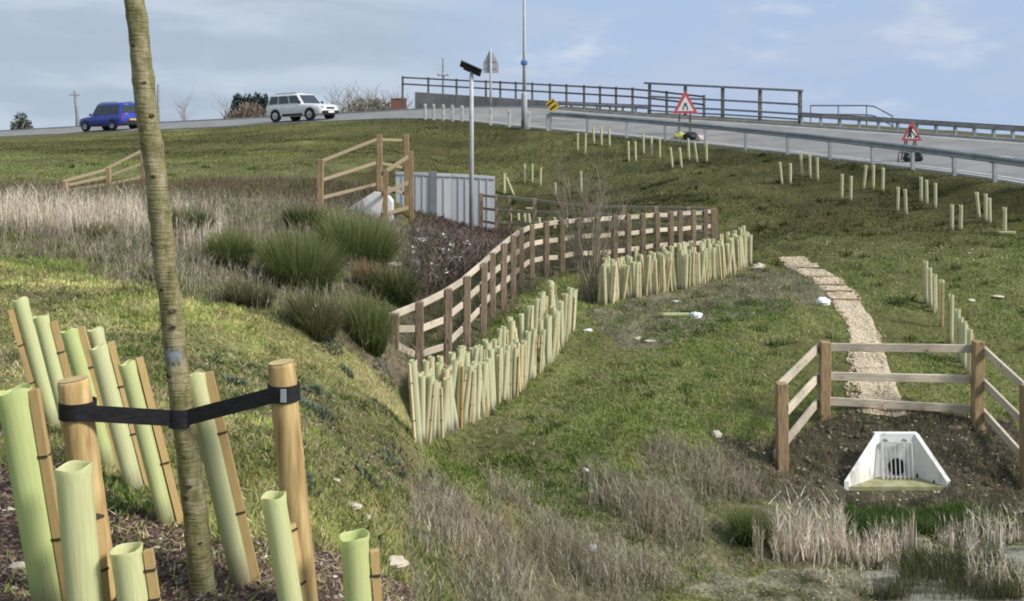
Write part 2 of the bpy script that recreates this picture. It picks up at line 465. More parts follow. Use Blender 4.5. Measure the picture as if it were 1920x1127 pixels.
# headwall: precast outlet, cut into the slope
HW_X = (1683 - CX) / F * 14.0; HW_YF = 14.0; HW_YB = 14.38; HW_Z = CAMZ - 4.99
HW_A = math.atan2(HW_X, HW_YF)     # it looks back at the camera side of the ditch
HW_D = 0.40; HW_SKEW = 0.135          # the pipe comes in at a slant, so the box is skewed
def hw_local(x, y):
    dx, dy = x - HW_X, y - HW_YF
    return dx - HW_SKEW * dy / HW_D, dy
def height(x, y):
    x = np.atleast_1d(np.asarray(x, float)); y = np.atleast_1d(np.asarray(y, float))
    far = np.hypot(x, y)
    xc = np.clip(x, -42, 26); yc = np.clip(y, -10, 90)
    base = tps(xc, yc)
    base = np.clip(base, CAMZ - 5.3, CAMZ + 0.5)
    near = np.clip((far - 3) / 4, 0, 1)
    base = base + 0.10 * fbm(x, y, 0.9) * near + 0.085 * fbm(x + 40, y, 2.6, 3) * np.clip(near + 0.25, 0, 1)
    s, ez = edge_query(xc, yc)
    s = s + np.maximum(far - np.hypot(xc, yc), 0) * np.where(y > 20, 1, -1)
    t = np.clip((s + 1.6) / 1.4, 0, 1); t = t * t * (3 - 2 * t)
    shoulder = ez - 0.05 - 0.03 * np.clip(-s, 0, 3)
    g = base * (1 - t) + shoulder * t
    road = ez + XFALL * np.clip(s, 0, ROADW) - 0.12
    verge = ez + XFALL * ROADW + 0.02 + 0.02 * np.clip(s - ROADW, 0, 3) + 0.05 * fbm(x, y, 0.8, 2)
    g = np.where(s > 0.0, road, g)
    g = np.where(s > ROADW + 0.2, verge, g)
    fall = np.clip(s - ROADW - 3.6, 0, None)
    g = np.where(s > ROADW + 3.6, verge - 0.33 * np.clip(fall, 0, 7) - 0.042 * np.clip(fall - 7, 0, None), g)
    # pocket for the headwall
    lx, ly = hw_local(x, y); inside = (ly > -0.3) & (ly < HW_D + 0.05) & (np.abs(lx) < 0.29 + (HW_D - np.maximum(ly, 0)) * 1.02)
    g = np.where(inside, np.minimum(g, HW_Z - 0.05), g)
    return g

def axis(parts):
    out = []
    for a, b, st in parts: out += list(np.arange(a, b, st))
    return np.array(out + [parts[-1][1]])
GX = axis([(-3200, -300, 290), (-300, -60, 20), (-60, -20, 1.0), (-20, -5, 0.25), (-5, 9, 0.07), (9, 20, 0.25), (20, 40, 1.0), (40, 300, 20), (300, 3200, 290)])
GY = axis([(-300, -20, 20), (-20, 2.5, 0.75), (2.5, 18, 0.07), (18, 32, 0.16), (32, 95, 0.4), (95, 300, 8), (300, 3400, 150)])
gxx, gyy = np.meshgrid(GX, GY, indexing='ij')
GH = height(gxx.ravel(), gyy.ravel()).reshape(gxx.shape)
def H(x, y):
    """height by interpolation on the ground grid"""
    x = np.atleast_1d(np.asarray(x, float)); y = np.atleast_1d(np.asarray(y, float))
    i = np.clip(np.searchsorted(GX, x) - 1, 0, len(GX) - 2); j = np.clip(np.searchsorted(GY, y) - 1, 0, len(GY) - 2)
    fx = np.clip((x - GX[i]) / (GX[i + 1] - GX[i]), 0, 1); fy = np.clip((y - GY[j]) / (GY[j + 1] - GY[j]), 0, 1)
    return (GH[i, j] * (1 - fx) * (1 - fy) + GH[i + 1, j] * fx * (1 - fy) + GH[i, j + 1] * (1 - fx) * fy + GH[i + 1, j + 1] * fx * fy)
_dd = np.concatenate([np.arange(2.6, 20, 0.02), np.arange(20, 95, 0.06)])
def G(u, v, dmin=0):
    """where the sight line through a photo pixel meets the ground"""
    a = (u - CX) / F; b = (v - VH) / F
    dd = _dd[_dd >= dmin]
    h = H(a * dd, dd); k = np.nonzero(CAMZ - b * dd <= h)[0]
    d = dd[k[0]] if len(k) else 60.0
    return Vector((a * d, d, float(H(a * d, d)[0])))
def gz(x, y): return float(H(x, y)[0])
def wpoly(px): return np.array([tuple(G(u, v))[:2] for u, v in px])
def inpoly(x, y, P):
    c = np.zeros(x.shape, bool); n = len(P)
    for i in range(n):
        x1, y1 = P[i]; x2, y2 = P[(i + 1) % n]
        if y1 == y2: continue
        c ^= ((y1 > y) != (y2 > y)) & (x < (x2 - x1) * (y - y1) / (y2 - y1) + x1)
    return c

# ------------------------------------------------------------------ what covers the ground, as areas on the land
A_MULCH = wpoly([(-60, 1260), (-60, 880), (60, 850), (190, 880), (300, 950), (450, 1010), (620, 1035), (765, 1065), (830, 1260)])
A_HEATH = wpoly([(-80, 480), (120, 488), (230, 535), (330, 560), (450, 585), (560, 630), (690, 690), (778, 730), (778, 470), (745, 385), (400, 372), (200, 366), (-80, 372)])
A_HEATHDARK = wpoly([(-80, 372), (200, 366), (400, 372), (640, 395), (735, 385), (735, 350), (550, 338), (300, 345), (-80, 350)])
A_TERRACE = wpoly([(-80, 345), (200, 338), (450, 338), (600, 335), (700, 318), (700, 300), (500, 305), (300, 312), (-80, 318)])
A_SOIL = wpoly([(1105, 585), (1180, 560), (1300, 540), (1410, 505), (1500, 500), (1560, 560), (1480, 585), (1380, 600), (1280, 640), (1190, 660), (1120, 630)])
A_BANKSOIL = wpoly([(1330, 815), (1500, 800), (1910, 790), (1910, 960), (1560, 950), (1380, 930)])
A_WEED = wpoly([(770, 935), (900, 912), (1010, 905), (1080, 885), (1160, 868), (1340, 850), (1400, 880), (1450, 960), (1400, 1060), (1250, 1140), (765, 1140)])
A_MUD = wpoly([(1250, 1140), (1330, 1085), (1480, 1060), (1700, 1050), (1910, 1015), (1910, 1140)])
A_DITCH = wpoly([(1400, 960), (1560, 945), (1910, 955), (1910, 1030), (1700, 1050), (1480, 1060), (1400, 1050)])
A_BRAMBLE = wpoly([(775, 400), (860, 400), (960, 425), (955, 462), (900, 500), (850, 540), (775, 560)])
A_POND = wpoly([(775, 700), (930, 600), (1010, 530), (1330, 478), (1330, 450), (1100, 460), (960, 450), (775, 560)])
A_BANKGREEN = wpoly([(1350, 430), (1500, 440), (1910, 470), (1910, 640), (1640, 560), (1500, 480)])
PATH_L = [(1462, 484), (1500, 512), (1537, 543), (1560, 568), (1584, 596), (1593, 640), (1602, 700), (1612, 780)]
PATH_R = [(1508, 484), (1560, 512), (1595, 543), (1612, 568), (1636, 596), (1650, 640), (1672, 700), (1704, 780)]

def soft(x, y, P, j=0.35, f=1.1):
    """inside an area whose border wanders"""
    return inpoly(x + j * fbm(x + 5, y, f, 3), y + 1.6 * j * fbm(x, y + 31, f, 3), P)

A_KNOLL = wpoly([(-120, 480), (200, 520), (330, 560), (560, 640), (690, 700), (765, 780), (800, 930), (790, 1200), (-120, 1200)])
def land_tone(x, y):
    """the turf differs from place to place: pale and thatchy on the near bank, fresh on the field, worn on the road bank"""
    x = np.asarray(x, float); y = np.asarray(y, float); t = np.ones(x.shape + (3,))
    s, _ = edge_query(np.clip(x, -42, 26), np.clip(y, -10, 90))
    w = np.clip((s + 20) / 7, 0, 1) * (s < 0) * np.clip((y - 24) / 5, 0, 1)
    right = np.clip((x + 9) / 6, 0, 1)
    bank = 0.86 * (1 - right) + 0.66 * right
    patch = np.clip(1 + 0.9 * fbm(x * 0.7 + y * 0.25, y * 1.3, 0.5, 4), 0.6, 1.5)
    f = np.array([1.24, 1.34, 1.10])
    t = f * (1 - w[..., None]) + (bank * patch)[..., None] * np.array([1.06, 1.08, 0.92]) * w[..., None]
    k = soft(x, y, A_KNOLL, 0.5)[..., None]
    return np.where(k, np.array([1.95, 1.84, 1.75]) * np.clip(1 + 0.7 * fbm(x + 2, y - 4, 1.5, 4), 0.65, 1.35)[..., None], t)
def ground_colour(x, y):
    n1 = fbm(x, y, 0.55, 4); n2 = fbm(x + 90, y - 50, 2.3, 4); n3 = fbm(x - 20, y + 70, 7.0, 3)
    c = np.zeros(x.shape + (3,))
    g = np.array([0.120, 0.140, 0.045]); o = np.array([0.165, 0.150, 0.078]); b = np.array([0.085, 0.074, 0.045])
    t = np.clip(0.5 + 0.9 * n2 + 0.5 * n3, 0, 1)[..., None]
    c[:] = g * (1 - t) + o * t
    t = np.clip(0.1 + 1.4 * n1 + 0.7 * n3, 0, 0.85)[..., None]
    c = c * (1 - t) + b * t
    def lay(P, col, a=1.0, j=0.35, var=0.5):
        nonlocal c
        m = soft(x, y, P, j)
        cc = np.array(col) * (1 + var * (n2 + n3))[..., None]
        c = np.where(m[..., None], c * (1 - a) + cc * a, c)
    # the road bank is browner, its top lusher
    s, _ = edge_query(np.clip(x, -42, 26), np.clip(y, -10, 90))
    bank = np.clip((s + 19) / 8, 0, 1) * (s < 0)
    bc = np.array([0.115, 0.105, 0.045]); kk = (bank * np.clip(0.55 + 1.1 * n1, 0.15, 0.9))[..., None]
    c = c * (1 - kk) + bc * kk
    c = c * land_tone(x, y) ** 0.85
    lay(A_BANKGREEN, (0.135, 0.145, 0.055), 0.55, 0.8)
    lay(A_HEATHDARK, (0.085, 0.068, 0.048), 0.85)
    lay(A_TERRACE, (0.15, 0.155, 0.065), 0.7, 0.6)
    lay(A_HEATH, (0.15, 0.120, 0.085), 0.9)
    lay(A_POND, (0.085, 0.075, 0.05), 0.8)
    lay(A_BRAMBLE, (0.07, 0.055, 0.045), 0.95)
    lay(A_SOIL, (0.17, 0.150, 0.105), 0.75, 0.3, 0.8)
    lay(A_WEED, (0.16, 0.135, 0.095), 0.7, 0.5)
    lay(A_DITCH, (0.10, 0.085, 0.06), 0.85)
    lay(A_BANKSOIL, (0.085, 0.070, 0.052), 0.9, 0.3, 0.9)
    lay(A_MUD, (0.17, 0.155, 0.11), 0.85, 0.35, 1.5)
    lay(A_MULCH, (0.095, 0.072, 0.050), 0.9, 0.25, 0.8)
    far = (s > ROADW)
    c = np.where(far[..., None], np.array([0.12, 0.115, 0.065]) * (1 + 0.4 * n2)[..., None], c)
    return np.clip(c, 0.012, 0.6)

def ground_mat():
    m, n, l, b = new_mat('earth_and_turf')
    a = n.new('ShaderNodeAttribute'); a.attribute_name = 'tint'
    tc = n.new('ShaderNodeTexCoord')
    t = n.new('ShaderNodeTexNoise'); t.inputs['Scale'].default_value = 14; t.inputs['Detail'].default_value = 8; t.inputs['Roughness'].default_value = 0.7
    l.new(tc.outputs['Object'], t.inputs['Vector'])
    r = ramp(n, [(0.28, (0.42, 0.42, 0.42)), (0.72, (1.5, 1.5, 1.5))]); l.new(t.outputs['Fac'], r.inputs[0])
    mx = n.new('ShaderNodeMix'); mx.data_type = 'RGBA'; mx.blend_type = 'MULTIPLY'; mx.inputs['Factor'].default_value = 1
    ia = [i for i in mx.inputs if i.type == 'RGBA']; l.new(a.outputs['Color'], ia[0]); l.new(r.outputs[0], ia[1])
    l.new([o for o in mx.outputs if o.type == 'RGBA'][0], b.inputs['Base Color'])
    b.inputs['Roughness'].default_value = 0.95; b.inputs['Specular IOR Level'].default_value = 0.1
    bp = n.new('ShaderNodeBump'); bp.inputs['Strength'].default_value = 0.7; bp.inputs['Distance'].default_value = 0.05
    l.new(t.outputs['Fac'], bp.inputs['Height']); l.new(bp.outputs[0], b.inputs['Normal'])
    return m
gv = np.stack([gxx.ravel(), gyy.ravel(), GH.ravel()], 1)
ni, nj = gxx.shape
ii, jj = np.meshgrid(np.arange(ni - 1), np.arange(nj - 1), indexing='ij')
q0 = (ii * nj + jj).ravel(); q1 = q0 + nj; q2 = q1 + 1; q3 = q0 + 1
gt = np.concatenate([np.stack([q0, q1, q2], 1), np.stack([q0, q2, q3], 1)])
ground = link('ground', fast_mesh('ground', gv, gt, ground_mat(), ground_colour(gv[:, 0], gv[:, 1]), True))
tag(ground, kind='structure')

# ------------------------------------------------------------------ road, kerbs, lines
def strip(name, s0, s1, dz0, dz1, mat, i0=0, i1=None, thick=0.0):
    E = edge3[i0:i1]; N = en[i0:i1]; mb = MB(); n = len(E); vs = []
    for k in range(n):
        for s, dz in ((s0, dz0), (s1, dz1)):
            z = E[k, 2] + XFALL * np.clip(s, 0, ROADW)
            vs.append((E[k, 0] + N[k, 0] * s, E[k, 1] + N[k, 1] * s, z + dz))
    fs = [(2 * k, 2 * k + 2, 2 * k + 3, 2 * k + 1) for k in range(n - 1)]
    if thick:
        b = len(vs); vs += [(x, y, z - thick) for x, y, z in vs]
        fs += [(2 * k + b, 2 * k + 2 + b, 2 * k + 2, 2 * k) for k in range(n - 1)]
        fs += [(2 * k + 1, 2 * k + 3, 2 * k + 3 + b, 2 * k + 1 + b) for k in range(n - 1)]
        fs += [(0, 1, 1 + b, b), (2 * n - 2, 2 * n - 2 + b, 2 * n - 1 + b, 2 * n - 1)]
    mb.add(vs, fs)
    return tag(mb.build(name, mat), kind='structure')
M['asphalt'] = mottled('worn_asphalt', (0.22, 0.215, 0.205), (0.33, 0.32, 0.30), 0.7, 0.8, coords='Object', detail=9)
M['line'] = mottled('worn_line_paint', (0.40, 0.39, 0.37), (0.62, 0.61, 0.58), 3, 0.6)
M['kerb'] = mottled('kerb_concrete', (0.30, 0.29, 0.27), (0.44, 0.43, 0.40), 2.5, 0.85)
strip('road', 0.0, ROADW, 0.0, 0.0, M['asphalt'], thick=0.2)
strip('kerb', ROADW + 0.002, ROADW + 0.16, 0.10, 0.10, M['kerb'], thick=0.3)
strip('kerb', -0.16, -0.002, 0.02, 0.02, M['kerb'], thick=0.3)
strip('road_marking', 0.35, 0.47, 0.35 * 0 + 0.004, 0.004, M['line'])
strip('road_marking', ROADW - 0.5, ROADW - 0.36, 0.004, 0.004, M['line'])
for k in range(2, len(edge3) - 4, 6):
    strip('road_marking', ROADW / 2 - 0.06, ROADW / 2 + 0.06, 0.004, 0.004, M['line'], k, k + 3)

# ------------------------------------------------------------------ gravel path
pl = catmull([tuple(G(u, v)) for u, v in PATH_L], 10); pr = catmull([tuple(G(u, v)) for u, v in PATH_R], 10)
NP = 15
pv = []; 
for a, b in zip(pl, pr):
    for k in range(NP):
        t = k / (NP - 1)
        jx = 0.05 * fbm(np.array([a[1] * 3.0]), np.array([t * 0.1 + 3.0]), 1.0, 3)[0]
        x = a[0] * (1 - t) + b[0] * t + (jx * 1.5 if k in (0, NP - 1) else 0); y = a[1] * (1 - t) + b[1] * t
        edge = 0.022 if 0 < k < NP - 1 else -0.02
        pv.append((x, y, gz(x, y) + edge))
pf = [(i * NP + k, i * NP + k + 1, (i + 1) * NP + k + 1, (i + 1) * NP + k) for i in range(len(pl) - 1) for k in range(NP - 1)]
M['gravel'] = mottled('gravel_bed', (0.36, 0.29, 0.20), (0.62, 0.53, 0.39), 22, 0.95, bump=0.5, detail=6)
path = tag(MB().add(pv, pf, True).build('path', M['gravel']), kind='structure')
path_poly = np.concatenate([pl[:, :2], pr[::-1, :2]])

# ------------------------------------------------------------------ plant stuff, vectorised
def blades(P, h, w, lean, segs, c0, c1, az=None, curl=0.6):
    """n thin tapering blades; returns verts, tris, colours"""
    n = len(P); az = rng.uniform(0, 2 * np.pi, n) if az is None else az
    dirv = np.stack([np.cos(az), np.sin(az), np.zeros(n)], 1); sa = rng.uniform(0, 2 * np.pi, n)
    side = np.stack([np.cos(sa), np.sin(sa), np.zeros(n)], 1)
    V = []; C = []
    for k in range(segs + 1):
        t = k / segs
        out = lean * (t * (1 - curl) + curl * t * t)
        up = np.sqrt(np.maximum(1e-3, 1 - np.minimum(lean, 0.98) ** 2 * t * t)) * t
        p = P + dirv * (h * out)[:, None] + np.array([0, 0, 1]) * (h * up)[:, None]
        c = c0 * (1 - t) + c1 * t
        if k < segs:
            ww = (w * (1 - 0.75 * t) * 0.5)[:, None]
            V += [p - side * ww, p + side * ww]; C += [c, c]
        else: V.append(p); C.append(c)
    m = 2 * segs + 1
    V = np.stack(V, 1).reshape(-1, 3); C = np.stack(C, 1).reshape(-1, 3)
    T = []
    b = np.arange(n) * m
    for k in range(segs - 1):
        T += [np.stack([b + 2 * k, b + 2 * k + 1, b + 2 * k + 3], 1), np.stack([b + 2 * k, b + 2 * k + 3, b + 2 * k + 2], 1)]
    T.append(np.stack([b + 2 * segs - 2, b + 2 * segs - 1, b + 2 * segs], 1))
    return V, np.concatenate(T), C

class Stuff:
    def __init__(self): self.V = []; self.T = []; self.C = []; self.n = 0
    def add(self, V, T, C):
        self.V.append(V); self.T.append(T + self.n); self.C.append(C); self.n += len(V)
    def build(self, name, mat, parent=None, **kw):
        return link(name, fast_mesh(name, np.concatenate(self.V), np.concatenate(self.T), mat, np.concatenate(self.C)), parent, **kw)

def on_ground(x, y): return np.stack([x, y, H(x, y)], 1)
def scatter(P, n):
    """n points spread over an area"""
    lo, hi = P.min(0), P.max(0); X = []; Y = []; c = 0
    while c < n:
        x = rng.uniform(lo[0], hi[0], n * 2); y = rng.uniform(lo[1], hi[1], n * 2)
        m = soft(x, y, P, 0.25); X.append(x[m]); Y.append(y[m]); c += m.sum()
        if m.sum() == 0: break
    return np.concatenate(X)[:n], np.concatenate(Y)[:n]
def pal(cols, n, jit=0.18):
    k = rng.integers(0, len(cols), n); c = np.array(cols)[k]
    return c * rng.uniform(1 - jit, 1 + jit, (n, 1)) * rng.uniform(1 - jit * 0.4, 1 + jit * 0.4, (n, 3))

# short turf, thinner where the ground is bare
def turf():
    n = 640000
    a = rng.uniform(-0.56, 0.56, n); d = 3.2 * (62 / 3.2) ** (rng.random(n) ** 0.9)
    x, y = a * d, d
    s, _ = edge_query(x, y)
    keep = s < -0.25
    x, y, d = x[keep], y[keep], d[keep]
    dens = np.clip(0.66 + 1.1 * fbm(x, y, 0.55, 4) * -1 + 0.8 * fbm(x, y, 2.3, 3), 0.12, 1)
    for P, f in ((A_MULCH, 0.10), (A_HEATH, 0.75), (A_SOIL, 0.3), (A_BANKSOIL, 0.32), (A_WEED, 0.8), (A_MUD, 0.3), (A_DITCH, 0.5), (A_BRAMBLE, 0.12), (A_HEATHDARK, 0.3), (A_POND, 0.4)):
        dens = np.where(soft(x, y, P, 0.3), dens * f, dens)
    dens = np.where(inpoly(x, y, path_poly), 0, dens)
    lx, ly = hw_local(x, y); hw = (np.abs(lx) < 0.40 + np.maximum(HW_D - ly, 0) * 1.05) & (ly > -0.1) & (ly < HW_D + 0.15)
    dens = np.where(hw, 0, dens)
    k = rng.random(len(x)) < dens
    x, y, d = x[k], y[k], d[k]; n = len(x)
    lush = np.clip(0.5 + 1.2 * fbm(x + 13, y + 8, 0.8, 3), 0, 1)
    g = pal([(0.135, 0.185, 0.045), (0.180, 0.215, 0.062), (0.105, 0.140, 0.038), (0.21, 0.21, 0.085)], n)
    o = pal([(0.23, 0.205, 0.105), (0.31, 0.265, 0.155), (0.15, 0.155, 0.06)], n)
    pick = (rng.random(n) < (0.30 + 0.62 * lush))[:, None]
    c = np.where(pick, g, o)
    sb, _ = edge_query(x, y)
    bank = ((sb > -17) & (d > 26))[:, None]
    tone = 1 + 1.1 * fbm(x * 0.6 + 7, y + 3, 0.42, 4)[:, None]
    c = np.where(bank, c * np.array([0.86, 0.79, 0.78]) * np.clip(tone, 0.45, 1.35), c * np.clip(1.08 + 0.5 * fbm(x - 9, y, 0.7, 3)[:, None], 0.75, 1.4))
    c = c * land_tone(x, y)
    h = rng.uniform(0.025, 0.06, n) * (0.7 + 0.7 * lush) * np.clip(d / 12, 0.85, 1.25); w = 0.0035 + 0.00095 * d
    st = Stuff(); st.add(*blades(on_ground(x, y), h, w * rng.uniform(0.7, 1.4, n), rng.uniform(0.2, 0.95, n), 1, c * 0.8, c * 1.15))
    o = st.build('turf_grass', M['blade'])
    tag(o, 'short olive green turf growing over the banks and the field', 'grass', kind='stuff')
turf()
def thatch():
    # dead straw lying in the sward, and longer tussocks
    n = 90000; a = rng.uniform(-0.56, 0.56, n); d = 3.4 * (45 / 3.4) ** (rng.random(n) ** 0.85); x, y = a * d, d
    s, _ = edge_query(x, y); k = (s < -0.5) & ~inpoly(x, y, path_poly) & (rng.random(n) < np.clip(0.5 + 1.6 * fbm(x + 60, y, 1.3, 3), 0.05, 1))
    k &= ~soft(x, y, A_BANKSOIL, 0.2); x, y, d = x[k], y[k], d[k]; n = len(x)
    c = pal([(0.34, 0.29, 0.17), (0.42, 0.37, 0.24), (0.24, 0.19, 0.11), (0.16, 0.12, 0.075)], n)
    c = c * land_tone(x, y) ** 0.7; P = on_ground(x, y); P[:, 2] += rng.uniform(0.005, 0.03, n)
    st = Stuff(); st.add(*blades(P, rng.uniform(0.03, 0.09, n) * np.clip(d / 10, 0.8, 1.4), 0.003 + 0.0007 * d, rng.uniform(0.85, 0.99, n), 1, c, c * 1.1))
    m = 1000; a = rng.uniform(-0.54, 0.54, m); d = 4.5 * (45 / 4.5) ** rng.random(m); X, Y = a * d, d; s, _ = edge_query(X, Y)
    k = (s < -0.6) & ~inpoly(X, Y, path_poly) & ~soft(X, Y, A_MULCH, 0.2) & ~soft(X, Y, A_BANKSOIL, 0.2) & ~soft(X, Y, A_MUD, 0.2); X, Y, d = X[k], Y[k], d[k]
    q = 26; x = np.repeat(X, q) + rng.normal(0, 0.05, len(X) * q) * np.repeat(np.clip(d / 14, 0.5, 2), q); y = np.repeat(Y, q) + rng.normal(0, 0.06, len(X) * q); dd = np.repeat(d, q)
    base = np.repeat(pal([(0.10, 0.13, 0.04), (0.14, 0.16, 0.055), (0.20, 0.19, 0.09), (0.08, 0.095, 0.035)], len(X)), q, 0); n = len(x); c = base * rng.uniform(0.75, 1.25, (n, 1)) * land_tone(x, y)
    st.add(*blades(on_ground(x, y), rng.uniform(0.05, 0.13, n) * np.clip(dd / 12, 0.7, 1.6), 0.003 + 0.0008 * dd, rng.uniform(0.3, 0.95, n), 2, c * 0.65, c * 1.2))
    tag(st.build('dead_thatch', M['blade']), 'straw coloured dead grass and tussocks lying in the turf', 'grass', kind='stuff')
    # grey-green leafy weed cushions on the near turf
    st = Stuff()
    for u, v, r in ((600, 640, 0.16), (625, 655, 0.12), (585, 770, 0.12), (605, 780, 0.10), (735, 870, 0.12), (720, 700, 0.13), (590, 735, 0.08), (560, 905, 0.10), (440, 720, 0.09), (690, 900, 0.08), (650, 700, 0.08)):
        p = G(u, v); m = 130; rr = r * np.sqrt(rng.random(m)); t = rng.uniform(0, 6.28, m); x = p.x + rr * np.cos(t); y = p.y + rr * np.sin(t)
        P = on_ground(x, y); P[:, 2] += rng.uniform(0, 0.5, m) * (r - rr) ; c = pal([(0.17, 0.21, 0.15), (0.21, 0.25, 0.18), (0.12, 0.16, 0.09)], m)
        st.add(*blades(P, rng.uniform(0.03, 0.06, m), rng.uniform(0.012, 0.024, m), rng.uniform(0.3, 0.95, m), 2, c * 0.7, c * 1.1, t))
    tag(st.build('leafy_cushions', M['blade']), 'grey green leafy cushions in the turf beyond the tall round stake', 'weeds', kind='stuff')
thatch()

# taller tufts and broad-leaved weeds
def rosettes():
    st = Stuff()
    spots = []
    for P, n, cols in ((wpoly([(1130, 620), (1180, 640), (1270, 590), (1500, 560), (1490, 600), (1350, 620), (1250, 660)]), 150, [(0.10, 0.20, 0.03), (0.14, 0.23, 0.04)]),
                       (wpoly([(380, 640), (560, 700), (758, 760), (758, 1000), (560, 960), (420, 760)]), 160, [(0.10, 0.16, 0.045), (0.14, 0.19, 0.05), (0.15, 0.19, 0.12)]),
                       (wpoly([(30, 520), (250, 560), (400, 640), (380, 780), (250, 700), (30, 600)]), 120, [(0.11, 0.17, 0.035), (0.15, 0.20, 0.05)]),
                       (wpoly([(900, 880), (1100, 830), (1230, 900), (1150, 960), (1000, 960)]), 120, [(0.11, 0.19, 0.035), (0.14, 0.21, 0.04)]),
                       (wpoly([(1330, 560), (1490, 555), (1480, 585), (1350, 590)]), 60, [(0.13, 0.25, 0.04), (0.17, 0.28, 0.05)]),
                       (wpoly([(785, 850), (900, 850), (1000, 880), (900, 905), (785, 925)]), 130, [(0.12, 0.19, 0.03), (0.15, 0.21, 0.04)]),
                       (wpoly([(200, 870), (330, 900), (330, 960), (240, 950)]), 20, [(0.10, 0.17, 0.04)])):
        x, y = scatter(P, n)
        for i in range(len(x)):
            m = int(rng.integers(10, 22)); r = rng.uniform(0.03, 0.10)
            xx = x[i] + rng.normal(0, r, m); yy = y[i] + rng.normal(0, r, m)
            c = pal(cols, m)
            st.add(*blades(on_ground(xx, yy), rng.uniform(0.03, 0.07, m), rng.uniform(0.010, 0.024, m), rng.uniform(0.5, 0.95, m), 2, c * 0.8, c * 1.1))
    tag(st.build('broadleaf_weeds', M['blade']), 'bright green low weeds dotted through the turf', 'weeds', kind='stuff')
rosettes()

def stems(st, x, y, h, w, cols, twigs=3, lean=0.25, jit=0.2, tw=0.45):
    n = len(x); P = on_ground(x, y); c = pal(cols, n, jit)
    az = rng.uniform(0, 2 * np.pi, n); ln = rng.uniform(0, lean, n)
    st.add(*blades(P, h, w, ln, 2, c * 0.75, c * 1.1, az))
    for k in range(twigs):
        t = rng.uniform(0.3, 0.95, n); out = ln * (0.4 * t + 0.6 * t * t)
        Q = P + np.stack([np.cos(az) * out * h, np.sin(az) * out * h, h * t * 0.97], 1)
        st.add(*blades(Q, h * rng.uniform(0.2, tw, n), w * 0.75, rng.uniform(0.35, 0.95, n), 1, c * 0.9, c * 1.2))

